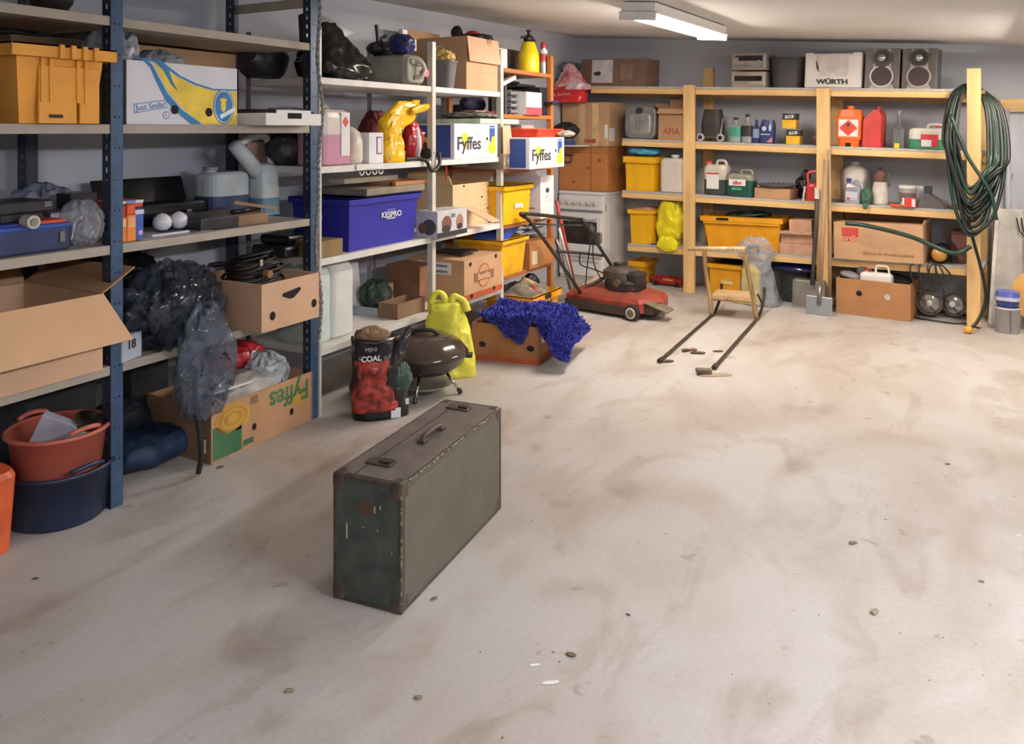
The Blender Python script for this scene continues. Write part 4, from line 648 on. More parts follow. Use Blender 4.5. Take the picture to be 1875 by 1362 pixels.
# poles leaning in the corner by the stove
def pole(name, label, cat, px0, py0, x1, y1, z1, rad, m, z0=.0):
    p0 = Vector(flo(px0, py0, z0)); k = None; rr_ = ray(x1); p1 = Vector((rr_[0]*y1, rr_[1]*y1, z1)); q = T(name, label, cat, tuple(p0)); ob('shaft', tube([(0, 0, rad), tuple(p1-p0)], rad, 10), m, q, smooth=True); return q, p1-p0
q, v = pole('red_pole', 'red pole leaning beside the stove behind the mower handle', 'pole', 1054, 535, 1019, 6.95, .86, .016, M('#c8483c', .4))
q, v = pole('chrome_pole', 'chrome tube leaning beside the red pole', 'pole', 1048, 545, 1018, 6.75, .56, .016, CHR); q, v = pole('chrome_pole', 'thin white tube leaning below the chrome tube', 'pole', 1056, 548, 1024, 6.65, .66, .012, WHT)
q = T('wooden_lath', 'grey wooden lath lying slanted between crate and mower', 'board', flo(1030, 552, 0)); ob('lath', box(.5, .035, .02, .002), M('#c9b898', .7), q, (.1, .1, .1), (0, -.45, .7)); ob('foot_block', box(.04, .04, .03), M('#c9b898', .7), q, (-.04, -.02, 0))
# ------------------------------------------------------------------ corner: stove, chest, boxes
tS0 = Bk.t(1104, -.02)-.5; SW = .5
st = T('kitchen_stove', 'white enamel stove with black oven window in the far corner', 'stove', Bk.w(tS0+SW/2, 0, 0), BA+.0)
HS = .83; EN = M('#e3e1df', .3, var=.02); Dp = .42
ob('body', box(SW, Dp, HS, .008), EN, st, (0, Dp/2, 0)); ob('hob', box(SW+.01, Dp+.02, .03, .006), EN, st, (0, Dp/2, HS))
ob('control_panel', box(SW-.01, .03, .14, .008), EN, st, (0, -.012, HS-.15))
for k in range(6): ob('knob', lathe([(.022, 0), (.022, .012), (.017, .03), (0, .031)], 20), M('#cfcbc4', .35), st, (-SW/2+.05+k*.075, -.027, HS-.08), (PI/2, 0, 0), smooth=True)
dr = ob('oven_door', box(SW-.02, .035, .42, .008), EN, st, (0, -.016, HS-.6)); ob('window', box(SW-.12, .006, .22, .004), M('#2a1e1c', .15), dr, (0, -.019, .12)); ob('door_handle', tube([(-SW/2+.06, -.045, .375), (SW/2-.06, -.045, .375)], .011, 10), M('#c4c1be', .3), dr, smooth=True); ob('handle_mount', boxes([(-SW/2+.07, -.03, .375, .02, .03, .02), (SW/2-.07, -.03, .375, .02, .03, .02)]), M('#c4c1be', .3), dr)
ob('gap_line', box(SW-.01, .01, .006), HOLE, st, (0, -.03, HS-.165)); dw = ob('drawer', box(SW-.02, .03, .16, .006), EN, st, (0, -.012, .04)); ob('pull_lip', box(SW-.1, .02, .012, .003), M('#c4c1be', .3), dw, (0, -.02, .145))
ob('side_rib', boxes([(SW/2+.001, .05+k*.05, HS/2, .003, .008, HS-.1) for k in range(8)]), EN, st); ob('grip_slot', box(.004, .02, .07), GRY, st, (SW/2+.002, .03, HS-.16))
WD = M('#b5783e', .5, var=.1, sc=6, kind='woodx'); hz = HS+.032
zc = Bk.z(1050, 268, .02)-hz
ch = T('wooden_chest', 'orange-brown wooden chest with a black side handle standing on the stove', 'chest', Bk.w(tS0+SW/2+.0, .22, hz), BA)
cw = Bk.t(1082, .0)-(tS0-.03); ob('body', box(SW+.04, .4, zc, .004), WD, ch); ob('seam', boxes([(.095, -.2005, zc/2, .004, .003, zc-.01), (0, -.2005, zc*.86, SW+.08, .003, .003)]), M('#6d4524', .7), ch); ob('handle', tube([(-.19, -.205, zc*.82), (-.19, -.225, zc*.8), (-.12, -.225, zc*.8), (-.12, -.205, zc*.82), (-.12, -.225, zc*.64), (-.19, -.225, zc*.64)], .008, 8), BLK, ch)
for x, z in ((.06, .52), (.19, .7), (-.1, .2)): ob('wood_knot', cyl(.014, .002, 12), M('#7c4a24', .6), ch, (x, -.2, zc*z), (PI/2, 0, 0))
z2 = hz+zc+.002; h2 = Bk.z(1070, 188, .05)-z2
r = T('cardboard_box', 'big brown taped box on the wooden chest in the corner', 'box', Bk.w(tS0+SW/2+.01, .225, z2), BA); ob('carton', box(SW+.02, .36, h2, .003), CARD, r)
for x, m in ((-.03, CARDY), (.12, M('#e0c090', .4))): ob('tape', box(.07, .002, h2*.98), m, r, (x, -.181, 0))
text(r, 'OMS', .05, (.06, -.183, .05), M('#c0503c', .7), bold=.003, sx=1.3); ob('paper_label', box(.002, .1, .13), PAP, r, ((SW+.02)/2+.001, -.1, .05)); ob('corner_label', box(.035, .002, .13), PAP, r, ((SW+.02)/2-.02, -.1815, .08))
z3 = z2+h2
q = T('cloth_pile', 'black folded clothes and a blue binder at the corner of the chest', 'clothes', Bk.w(Bk.t(1036, -.1), -.02, z2+.0), BA); 
ob('binder', box(.19, .14, .06, .004), M('#34508e', .5), q, (-.02, -.02, .0)); ob('grey_tray', box(.2, .14, .012, .003), M('#8f8d86', .5), q, (-.02, -.02, .061)); ob('clothes', crump(.24, .16, .16, 141, .2), M('#242428', .7), q, (.01, -.02, .07), smooth=True)
ob('under_board', box(.34, .2, .012, .001), WHT, q, (.04, -.01, -.0)); q.location.z += .001; q.location = tuple(Bk.w(Bk.t(1036, -.1), -.09, z2+.001))
q = T('carrier_bag', 'red and white plastic carrier bag heaped on the big taped box in the corner', 'bag', Bk.w(Bk.t(1047, .0), -.07, z3+.001), BA)
RB = M('#c62a30', .22, var=.1)
def p3(u): k = 1-.12*u if u < .38 else (1.04-1.0*(u-.38)/.62); return (k, k, .0, 0)
ob('bag', crump(.4, .22, .16, 151, .08, prof=lambda u: (1-.2*u*u, 1-.3*u*u, 0, 0), fr=4), RB, q, smooth=True); ob('folded_top', crump(.4, .18, .25, 152, .16, prof=lambda u: (1.02-.85*u, 1-.7*u, .02-.02*u, 0), fr=7), M('#d8ccd0', .3, var=.04, c2='#c62a30', sc=9), q, (.02, 0, .12), smooth=True)
text(q, 'alla Bauhaus', .045, (.0, -.135, .075), M('#e79a9c', .5), (PI/2, -.05, 0)); ob('handle', tube(smo([(-.08, .02, .3), (-.1, .02, .36), (-.05, .02, .39), (0, .02, .36), (0, .02, .3)]), .012, 8), M('#5c5f62', .5), q, smooth=True)
# ------------------------------------------------------------------ helper for the back shelf
def B_(name, label, cat, x0, x1, yt, d, dep, lv, m=None, part='body', b=.003, group=None):
    r, w_, h = IT(Bk, name, label, cat, x0, x1, yt, 0, d, dep, lv, group)
    if m: ob(part, box(w_, dep, h, b), m, r)
    return r, w_, h
r, w_, h = B_('cardboard_box', 'long dark brown box with a white paper sheet on the top pine shelf', 'box', 1064, 1181, 108, .04, .3, 1, M('#7a5f50', .8), 'carton'); y = -.1505
dec(r, rect(-w_*.33, -w_*.0, h*.12, h*.97), M('#c9c6c9', .7), y, 'paper_sheet'); dec(r, [(-w_*.3, h*.5), (-w_*.2, h*.55), (-w_*.18, h*.45), (-w_*.22, h*.38), (-w_*.29, h*.4)], INK, y-.001, 'print'); dec(r, rect(w_*.12, w_*.3, h*.25, h*.8), M('#8f7462', .7), y)
# row 1
r, w_, h = B_('stereo_system', 'silver mini stereo with two stacked decks on the top pine shelf', 'stereo', 1338, 1401, 97, .02, .26, 1, None); SV = M('#a9a39c', .35, .4)
for k, (a, b_) in enumerate(((0, .46), (.5, 1.))):
    dk = ob('deck', box(w_, .26, h*(b_-a), .006), SV, r, (0, 0, h*a)); ob('display', box(w_*.8, .004, h*.15, .001), M('#241b22', .15), dk, (0, -.131, h*(.18 if k == 0 else .27)))
    ob('trim', box(w_*.98, .004, h*.03), CHR, dk, (0, -.131, h*.04)); ob('button_row', boxes([(-w_*.36+i*w_*.09, -.132, h*.13, w_*.05, .004, h*.03) for i in range(6)]), DGR, dk) if k else None
ob('volume_knob', cyl(.03, .03, 24), CHR, r, (w_*.33, -.13, h*.68), (PI/2, 0, 0), smooth=False); ob('top_button', box(w_*.16, .006, h*.1), CHR, r, (-w_*.38, -.131, h*.77)); ob('foot_trim', box(w_*.8, .006, .008), CHR, r, (0, -.13, .0))
r, w_, h = B_('waste_bin', 'dark grey plastic bin between the stereo and the white case', 'bin', 1404, 1472, 104, .06, .22, 1); ob('bin', loft([(0, w_*.4, .1, 4), (h, w_*.49, .11, 4), (h, w_*.46, .1, 4), (.01, w_*.38, .09, 4)], 32, True, True), M('#3b3839', .5), r); ob('rim', loft([(h*.94, w_*.5, .115, 4), (h, w_*.5, .115, 4), (h, w_*.48, .105, 4), (h*.94, w_*.48, .105, 4)], 32, False, False), M('#3b3839', .5), r)
r, w_, h = B_('tool_box', 'white case with black WÜRTH lettering on the top pine shelf', 'case', 1472, 1576, 98, .0, .28, 1); WC = M('#cfcac5', .5, var=.02)
ob('shell', box(w_, .28, h, .012), WC, r); dec(r, [(-w_*.3, h*.96), (-w_*.26, h*.5), (-w_*.22, h*.36), (w_*.22, h*.33), (w_*.28, h*.42), (w_*.27, h*.96)], M('#bdb8b3', .5), -.1405, 'handle_recess', t=.002); dec(r, [(-w_*.3, h*.76), (-w_*.285, h*.8), (-w_*.25, h*.62), (-w_*.235, h*.44), (-w_*.28, h*.56)], INK, -.1425, 'slot'); dec(r, ell(w_*.02, h*.37, .02, .012), WC, -.1425, 'clasp', t=.004)
text(r, 'WÜRTH', h*.19, (0, -.144, h*.17), INK, bold=.0022, sx=1.25); [ob('corner_cap', box(w_*.15, .03, .03, .006), WC, r, (w_*s, -.13, h-.023)) for s in (-.42, .42)]
for i, (a, b_) in enumerate(((1582, 1646), (1650, 1714))):
    r, w_, h = B_('loudspeaker', ('left', 'right')[i]+' one of the two grey stereo loudspeakers on the top pine shelf', 'speaker', a, b_, 89, .02, .22, 1)
    ob('cabinet', box(w_, .22, h, .004), M('#5b5552', .4), r); dec(r, [(-w_*.36, 0), (w_*.36, 0), (w_*.28, h*.12), (w_*.24, h*.98), (-w_*.24, h*.98), (-w_*.28, h*.12)], M('#9a9592', .35), -.1105, 'baffle', t=.006)
    for z, ra, nm in ((h*.3, min(w_*.43, h*.28), 'woofer'), (h*.76, w_*.29, 'tweeter')):
        wf = ob(nm, cyl(ra, .012, 32), M('#b3aca6', .3, .3) if nm == 'woofer' else M('#4a4a46', .4), r, (0, -.114, z), (PI/2, 0, 0)); ob('cone', cyl(ra*.86, .004, 32, .0115), M('#3a2c2e', .6) if nm == 'woofer' else M('#252826', .4), wf)
        if nm == 'tweeter': ob('dome', lathe([(ra*.5, .015), (ra*.45, .03), (ra*.2, .045), (0, .047)], 20), CHR, wf, smooth=True)
    ob('top_trim', box(w_*.3, .01, h*.1, .003), CHR, r, (0, -.12, h*.88))
# row 2
r, w_, h = B_('jerrycan', 'grey metal petrol can with a dark round cap on the second pine shelf', 'canister', 1143, 1199, 194, .03, .14, 2); MC = M('#8b8986', .4, .3, var=.1)
ob('body', loft([(0, w_/2*.92, h/2*.92, 5), (.012, w_/2, h/2, 5), (.13, w_/2, h/2, 5), (.14, w_/2*.93, h/2*.93, 5)], 32), MC, r, (0, .07, h/2), (PI/2, 0, 0)); ob('pressed_panel', loft([(0, w_*.36, h*.34, 5), (.008, w_*.31, h*.3, 5)], 28), M('#a09e9a', .4, .3), r, (0, -.069, h*.45), (PI/2, 0, 0)); ob('cross_ridge', boxes([(0, -.08, h*.42, .012, .006, h*.4), (-.03, -.08, h*.42, .008, .006, h*.3), (.03, -.08, h*.42, .008, .006, h*.3)]), MC, r); ob('cap', cyl(.028, .03, 20), M('#2c2c3a', .5), r, (0, -.07, h*.86), (PI/2, 0, 0))
r, w_, h = B_('plastic_bottle', 'blue bottle half hidden behind the metal petrol can', 'bottle', 1138, 1152, 197, .2, .08, 2); bottle(r, .035, h, M('#34508e', .4), BLK)
r, w_, h = B_('cardboard_box', 'open brown box with reddish letters AFIA on the second pine shelf', 'box', 1205, 1253, 200, .02, .26, 2); obox(r, w_, .26, h, CARD2); flap(r, 'f', w_, .26, h, .06, 135, CARD); flap(r, 'b', w_, .26, h, .1, -8, CARD2); flap(r, 'l', w_, .26, h, .06, 40, CARD2); text(r, 'AFIA', .085, (-.0, -.1325, h*.27), M('#a5543c', .8), bold=.001, sx=.95)
r, w_, h = B_('folded_cart', 'black folded trolley bag with two white wheels on the second pine shelf', 'trolley', 1281, 1316, 200, .06, .16, 2); ob('bag', loft([(.03, w_*.5, .07, 4), (h*.5, w_*.53, .08, 4), (h, w_*.42, .06, 4)]), M('#3b3536', .6), r)
for s in (-.42, .62): wl = ob('wheel', cyl(.034, .02, 24), M('#c9c4bf', .5), r, (w_*s, -.085, .035), (PI/2, 0, 0)); ob('hub', cyl(.02, .024, 20), BLK, wl)
ob('axle', tube([(-w_*.42, -.07, .035), (w_*.62, -.07, .035)], .006, 8), STL, r); ob('strut', tube([(w_*.55, -.07, .035), (w_*.5, 0, h*.7)], .01, 8), GRY, r)
for nm, lb, a, b_, yt, m, cm, lab in (('plastic_bottle', 'squat green-labelled bottle next to the trolley bag', 1333, 1354, 215, M('#9aa59e', .3), DKN, M('#3f9c80', .5)), ('oil_bottle', 'silver motor oil bottle with black label on the second pine shelf', 1355, 1374, 209, M('#a8adb0', .3, .4), BLK, M('#2c2f30', .5)), ('oil_bottle', 'narrow dark blue oil bottle left of the wider blue one', 1375, 1388, 219, M('#2d3a72', .35), NAVY, M('#8f9cc4', .5)), ('oil_bottle', 'wide dark blue oil bottle with an orange corner label', 1390, 1416, 219, M('#2d3a72', .35), NAVY, M('#3c4c90', .5))):
    r, w_, h = B_(nm, lb, 'bottle', a, b_, yt, .03, .08, 2); fl_ = .6
    wide = (a == 1390)
    if wide:
        ob('body', loft([(0, w_*.46, .04, 5), (h*.7, w_*.5, .042, 5), (h*.97, w_*.42, .03, 4)]), m, r); ob('cap', cyl(.014, .02, 12), NAVY, r, (-w_*.25, 0, h*.9)); dec(r, [(0, .01), (w_*.42, .01), (w_*.42, h*.28)], M('#d88a72', .5), -.043); dec(r, ell(-.02, h*.62, .02, .02), M('#c8cbe0', .5), -.043); dec(r, rect(-.05, .03, h*.36, h*.4), M('#c8cbe0', .5), -.043); dec(r, ell(.03, h*.66, .012, .03), M('#c8cbe0', .5), -.042)
    else: bottle(r, w_/2, h, m, cm, lab, (.22, .6), fl_, .62)
for k, (z, lb) in enumerate(((0, 'lower yellow and black filter carton of the pair on the second pine shelf'), (1, 'upper yellow and black filter carton, on top of the other'))):
    r, w_, h = B_('filter_carton', lb, 'box', 1432+7*(k == 0), 1460+4*(k == 0)-3*(k == 1), 207, .03, .09, 2); hh = h*(.46 if k == 0 else .48); r.location.z += 0 if k == 0 else h*.5
    ob('carton', box(w_, .09, hh, .002), M('#e9b820', .5), r); ob('black_top', box(w_+.001, .091, hh*.42), BLK, r, (0, 0, hh*.585)); dec(r, [(-w_*.3, hh*.68), (w_*.3, hh*.72), (w_*.32, hh*.92), (-w_*.28, hh*.88)], PAP, -.0465); text(r, 'WIX', hh*.2, (0, -.048, hh*.8), INK, bold=.001)
r, w_, h = B_('figurine', 'small dark reddish trinket beside the middle pine post', 'trinket', 1487, 1498, 245, .01, .03, 2); ob('trinket', crump(w_, .03, h, 161, .2), M('#5a2f2a', .5), r, smooth=True)
r, w_, h = B_('jerrycan', 'orange plastic canister with a red diamond hazard label', 'canister', 1529, 1576, 195, .02, .13, 2); OC = M('#ef6a22', .4)
ob('body', loft([(0, w_*.4, .055, 5), (.05, w_*.42, .06, 5), (.06, w_*.49, .065, 5), (h*.75, w_*.5, .065, 5), (h*.92, w_*.4, .055, 4), (h*.93, w_*.3, .04, 3)]), OC, r); ob('cap', cyl(.028, .03, 16), OC, r, (0, 0, h*.92)); hz_ = h*.46; s_ = w_*.38
dec(r, rect(-s_, s_, hz_-s_*.92, hz_+s_*.92), PAP, -.066, 'hazard_label'); dec(r, [(-s_*.95, hz_), (0, hz_-s_*.88), (s_*.95, hz_), (0, hz_+s_*.88)], M('#d3462e', .6), -.0675, 'hazard_label'); dec(r, ell(0, hz_+s_*.36, s_*.16, s_*.2), INK, -.069, 'flame_symbol'); dec(r, rect(-.02, .02, 0, .03), HOLE, -.061, 'foot_slot')
r, w_, h = B_('jerrycan', 'red plastic petrol canister with a slanted shoulder', 'canister', 1579, 1612, 196, .03, .2, 2); ob('body', mesh([(x, yy, z) for yy in (-.1, .1) for x, z in ((-w_*.5, 0), (w_*.5, 0), (w_*.5, h*.8), (w_*.3, h*.93), (w_*.05, h*.93), (-w_*.5, h*.68))], [(0, 1, 2, 3, 4, 5), (11, 10, 9, 8, 7, 6)]+[(i, i+6, (i+1) % 6+6, (i+1) % 6) for i in range(6)]), M('#c43a36', .45), r); ob('cap', cyl(.025, .03, 16), M('#8e2622', .5), r, (w_*.2, 0, h*.92))
r, w_, h = B_('plastic_bottle', 'grey bottle with a long thin neck and a yellow tag', 'bottle', 1630, 1655, 202, .05, .1, 2); bottle(r, w_/2, h, M('#63696a', .4), GRY, None, neck=.22, flat=.7, shoulder=.5); ob('yellow_tag', box(.035, .004, .038), FYY, r, (.0, -.06, 0))
r, w_, h = B_('jerrycan', 'low white canister of green liquid with a red cap on the second pine shelf', 'canister', 1661, 1733, 228, .02, .16, 2); jerry(r, w_, .15, h, WHTP, M('#c83c30', .4), M('#3f8c66', .3), .4, 'top', .28, .15, pw=4); dec(r, rect(-w_*.16, w_*.28, .02, h*.6), M('#c8323c', .5), -.0765, 'label'); dec(r, rect(-w_*.14, w_*.12, .022, h*.38), PAP, -.078, 'label')
# row 3
r, w_, h = B_('storage_crate', 'yellow lidded plastic crate on the third pine shelf beside the chest', 'crate', 1140, 1199, 287, .0, .32, 3); crate(r, w_, .32, h, YEL, .93, .05, False, (.75,)); ob('rim_band', box(w_*.99, .33, .012), YEL2, r, (0, 0, h-.06))
q = T('cloth_bundle', 'light blue cloth heaped on the yellow crate beside the chest', 'cloth', (r.location.x, r.location.y, r.location.z+h+.001), BA); ob('cloth', crump(w_*.85, .26, .09, 171, .2), M('#4f9fc4', .7, var=.15), q, smooth=True)
r, w_, h = B_('jerrycan', 'plain cream plastic jerrycan on the third pine shelf', 'canister', 1206, 1250, 286, .03, .2, 3); jerry(r, w_, .2, h, M('#ddd6cc', .35, var=.03), WHT, None, .5, 'none', 0, .06, pw=5)
r, w_, h = B_('jerrycan', 'white canister with dark liquid, paper label and red cap beside the left pine post', 'canister', 1286, 1329, 294, .05, .16, 3); jerry(r, w_, .16, h, M('#d3ccc0', .35), M('#c83c3c', .4), M('#3d4746', .3), .45, 'top', -.36, .12, pw=4); dec(r, rect(-w_*.32, w_*.2, h*.18, h*.62), PAP, -.0815, 'label'); dec(r, rect(-w_*.32, w_*.2, h*.6, h*.64), M('#c8323c', .5), -.083, 'label')
r, w_, h = B_('jerrycan', 'low dark green canister with a white zibo label and purple cap', 'canister', 1327, 1378, 312, .0, .16, 3); jerry(r, w_, .15, h, M('#8f8e80', .35), M('#5c3c74', .4), M('#1f4c42', .3), .62, 'top', -.3, .14, pw=4); dec(r, rect(-w_*.36, w_*.24, h*.42, h*.66), PAP, -.0765, 'label'); text(r, 'zibo', .045, (-w_*.06, -.079, h*.53), M('#c8323c', .5), bold=.002); dec(r, rect(-w_*.26, w_*.1, h*.26, h*.35), M('#3f9c80', .5), -.0765, 'label')
r, w_, h = B_('cardboard_box', 'flat brown tray box under the round plate', 'box', 1381, 1446, 345, .0, .22, 3, CARD2, 'carton'); tz = r.location.z+h
q = T('metal_plate', 'round grey perforated plate lying on the flat brown tray box', 'plate', (r.location.x+.01, r.location.y, tz+.001), BA); ob('plate', lathe([(0, 0), (.13, .004), (.165, .03), (.17, .034), (.16, .034), (.125, .01), (0, .008)], 40), M('#70707e', .4, .2), q, smooth=True); ob('hole_ring', mesh(*(lambda n: ([((.142+.01*s)*math.cos(2*PI*(i+.25*k)/n), (.142+.01*s)*math.sin(2*PI*(i+.25*k)/n), .022+.008*(s > 0)+.002) for i in range(n) for s, k in ((-1, 0), (1, 0), (1, 1), (-1, 1))], [(4*i, 4*i+1, 4*i+2, 4*i+3) for i in range(n)]))(20)), M('#c2c2cc', .5), q)
r, w_, h = B_('leather_glove', 'black leather bundle standing behind the red can', 'glove', 1454, 1480, 312, .24, .1, 3); ob('body', crump(w_, .14, h*.75, 181, .2), M('#241d20', .35), r, smooth=True); ob('upper_part', crump(w_*.55, .1, h*.45, 183, .2), M('#241d20', .35), r, (w_*.2, 0, h*.55), smooth=True)
r, w_, h = B_('watering_can', 'small red can with a big loop handle next to the middle pine post', 'can', 1470, 1500, 316, .02, .13, 3); ob('body', loft([(0, w_*.44, .06, 3), (h*.5, w_*.46, .06, 3), (h*.6, w_*.3, .05, 3)]), M('#c83a34', .4), r); ob('handle', tube(smo([(-w_*.3, 0, h*.55), (-w_*.34, 0, h*.9), (-w_*.2, 0, h), (w_*.3, 0, h), (w_*.3, 0, h*.6)]), .011, 8), M('#d8564e', .4), r, smooth=True); ob('blade', box(.014, .006, h*.5), M('#d9d6d2', .4), r, (-w_*.5, -.06, .0), (0, .12, 0))
r, w_, h = B_('jerrycan', 'large rounded white jug behind the silver oil can', 'jug', 1535, 1586, 300, .16, .2, 3); ob('body', loft([(0, w_*.47, .1, 3), (.02, w_*.5, .11, 3), (h*.6, w_*.5, .11, 3), (h*.85, w_*.42, .09, 3), (h*.96, w_*.2, .05, 2)]), M('#cdc7c0', .4, var=.02), r, smooth=True); ob('cap', cyl(.03, .03, 16), WHT, r, (0, 0, h*.94))
r, w_, h = B_('oil_bottle', 'silver oil can with blue cap in front of the large white jug', 'bottle', 1544, 1576, 329, .0, .09, 3); SL = M('#a9a8b4', .35, .3); ob('body', loft([(0, w_*.47, .045, 5), (h*.68, w_*.47, .045, 5), (h*.8, w_*.3, .035, 4, -w_*.12)]), SL, r); ob('neck', cyl(.014, .04, 12), SL, r, (-w_*.26, 0, h*.76)); ob('cap', cyl(.019, .03, 14), M('#34407c', .4), r, (-w_*.26, 0, h*.88)); ob('handle', tube(smo([(-w_*.1, 0, h*.76), (w_*.2, 0, h*.95), (w_*.48, 0, h*.7), (w_*.46, 0, h*.4)]), .01, 8), SL, r, smooth=True); dec(r, rect(-w_*.36, w_*.3, .03, h*.5), M('#c3c2cc', .5), -.0455, 'label'); dec(r, rect(-w_*.3, -w_*.1, .035, .05), RED, -.0475, 'label')
r, w_, h = B_('cloth_rag', 'crumpled green rag hanging over the third pine shelf edge', 'rag', 1577, 1593, 348, -.02, .07, 3); ob('rag', crump(w_*1.1, .07, h*1.1, 191, .25), M('#3f6a54', .7, var=.2), r, smooth=True); ob('drooping_end', crump(w_*.6, .02, .05, 192, .1), M('#3f6a54', .7, var=.2), r, (.0, -.05, -.035), smooth=True)
r, w_, h = B_('pump_sprayer', 'white pump sprayer with a brown head on the third pine shelf', 'sprayer', 1594, 1622, 308, .03, .12, 3); ob('tank', lathe([(0, 0), (.055, 0), (.062, .02), (.062, .09), (.045, h*.62), (0, h*.62)]), M('#d5ccc2', .4), r, smooth=True); ob('head', loft([(h*.6, .045, .045), (h*.8, .047, .047), (h*.88, .03, .03), (h*.93, .02, .02)]), M('#6b463c', .5), r); ob('knob', cyl(.012, .03, 12), BLK, r, (0, 0, h*.92)); ob('nozzle', tube([(.03, 0, h*.82), (.06, 0, h*.86), (.07, -.01, h*.5)], .01, 8), M('#3c4a40', .5), r)
r, w_, h = B_('plastic_bucket', 'small white lidded bucket with a dark label on the third pine shelf', 'bucket', 1642, 1675, 340, .02, .14, 3); ob('bucket', lathe([(0, 0), (w_*.42, 0), (w_*.46, h*.85)], 28), M('#b5aba8', .4), r, smooth=False); ob('lid', cyl(w_*.5, h*.14, 28, h*.85), WHT, r); ob('label', loft([(h*.2, w_*.435, w_*.435), (h*.65, w_*.455, w_*.455)], 28, False, False), M('#7a6a6c', .5), r)
r, w_, h = B_('carton', 'small red and white carton lying in front of the lidded bucket', 'box', 1652, 1677, 363, -.02, .04, 3); ob('carton', box(w_, .04, h, .002), M('#d23c38', .5), r); dec(r, rect(-w_/2, -w_*.36, 0, h), PAP, -.0205); dec(r, rect(w_*.2, w_*.45, h*.1, h*.9), PAP, -.0205)
r, w_, h = B_('knife_cutter', 'orange plastic cutter lying at the shelf edge', 'tool', 1627, 1662, 367, -.03, .03, 3); ob('handle', box(w_*.9, .025, .018, .004), M('#ee5a28', .4), r, (0, 0, .0), (0, .06, 0)); ob('blade', box(.09, .012, .004), STL, r, (w_*.45, -.02, .0), (0, .35, 0))
r, w_, h = B_('carton', 'white paper carton behind the dark grey dustpan', 'box', 1677, 1690, 341, .17, .06, 3, PAP)
r, w_, h = B_('dustpan', 'dark grey plastic wedge with a short square spout standing on the third pine shelf', 'dustpan', 1679, 1728, 348, .0, .14, 3); ob('pan', mesh([(x, yy, z) for yy in (-.07, .07) for x, z in ((-w_*.5, 0), (w_*.55, 0), (w_*.3, h*.45), (-w_*.1, h*.8), (-w_*.25, h*.8))], [(0, 1, 2, 3, 4), (9, 8, 7, 6, 5)]+[(i, i+5, (i+1) % 5+5, (i+1) % 5) for i in range(5)]), M('#625a5c', .5), r); ob('spout', box(.05, .05, h*.45, .004), M('#3c3c40', .5), r, (-w_*.14, 0, h*.72))
r, w_, h = B_('metal_scraps', 'brown rusty bits at the right end of the third pine shelf', 'scrap', 1736, 1764, 366, .02, .06, 3); ob('bits', crump(w_, .06, .035, 195, .3), M('#5c4438', .6, var=.3), r, smooth=True)
# row 4
r, w_, h = B_('storage_crate', 'yellow plastic crate with a pink top item on the lowest pine shelf beside the stove', 'crate', 1150, 1196, 384, .02, .3, 4); crate(r, w_, .3, h, YEL, .93, .04, False, (.8,), fill=(M('#e0a48c', .7), .06, 201))
q = T('carrier_bag', 'yellow plastic bag with dark print slumped over the lowest pine shelf', 'bag', Bk.w(Bk.t(1228, .06), .12, Bk.L(4, -.2)+.001), BA)
ob('bag', crump(.25, .2, .4, 203, .12, prof=lambda u: (.8+.28*math.sin(PI*u)-.08*u, .9, -.03+.02*u, 0), fr=5), YELB, q, smooth=True); ob('droop', crump(.2, .07, .14, 205, .15), YELB, q, (-.0, -.13, -.05), smooth=True); text(q, 'VIRKT', .04, (.09, -.125, .06), INK, (PI/2, 0, .2), bold=.001)
q = T('plastic_clip', 'small blue plastic piece beside the yellow bag on the lowest shelf', 'clip', Bk.w(Bk.t(1194, .0), .03, Bk.L(4, -.45)+.001), BA); ob('cap', box(.05, .03, .012, .003), BLU, q)
r, w_, h = B_('storage_crate', 'big yellow plastic crate full of dark green hose on the lowest pine shelf', 'crate', 1283, 1434, 398, -.0, .36, 4); crate(r, w_, .36, h, YEL2, .9, .045, False, (), ov=.02); ob('hand_slot', box(.11, .004, .022), HOLE, r, (-w_*.22, -.183, h-.034)); ob('rim_step', boxes([(0, -.168, h-.055, w_*.93, .012, .02)]), YEL2, r); cz = r.location.z+h
q = T('hose_coil', 'dark green and black hoses coiled in the big yellow crate', 'hose', (r.location.x, r.location.y, cz-.14), BA); cables(q, .125, 8, M('#28332c', .4), .16, 11, th=.011); ob('loop', tube([(.2*math.cos(a*.2), .1*math.sin(a*.2), .15+.02*math.sin(a*.25)) for a in range(32)], .01, 8, True), M('#2f4a3a', .4), q, smooth=True); ob('inner_fill', crump(.48, .24, .13, 207, .1), BLKM, q, smooth=True)
for k, (x0, x1, yt, yb, lb) in enumerate(((1427, 1488, 449, 468, 'lowest of the three small brown cartons stacked beside the big yellow crate'), (1430, 1488, 428, 448, 'middle one of the three small brown cartons, with an open flap'), (1445, 1486, 406, 427, 'top and smallest of the three small brown cartons'))):
    r, w_, h = IT(Bk, 'carton', lb, 'box', x0, x1, yt, yb, .0, .2, 4); ht = Bk.z((x0+x1)/2, yt, 0)-Bk.z((x0+x1)/2, yb+1, 0)
    if k == 0: z0 = r.location.z; ht = .095
    r.location.z = z0; z0 += ht+.002; ob('carton', box(w_, .2, ht, .002), M('#c49a80', .85), r); 
    if k == 1: flap(r, 'f', w_, .2, ht, .05, 110, M('#c49a80', .85))
r, w_, h = B_('cardboard_box', 'long brown box with a red square logo reading ordis on the lowest pine shelf', 'box', 1527, 1691, 410, -.06, .4, 4); ob('carton', box(w_, .4, h, .003), CARD, r); y = -.2005
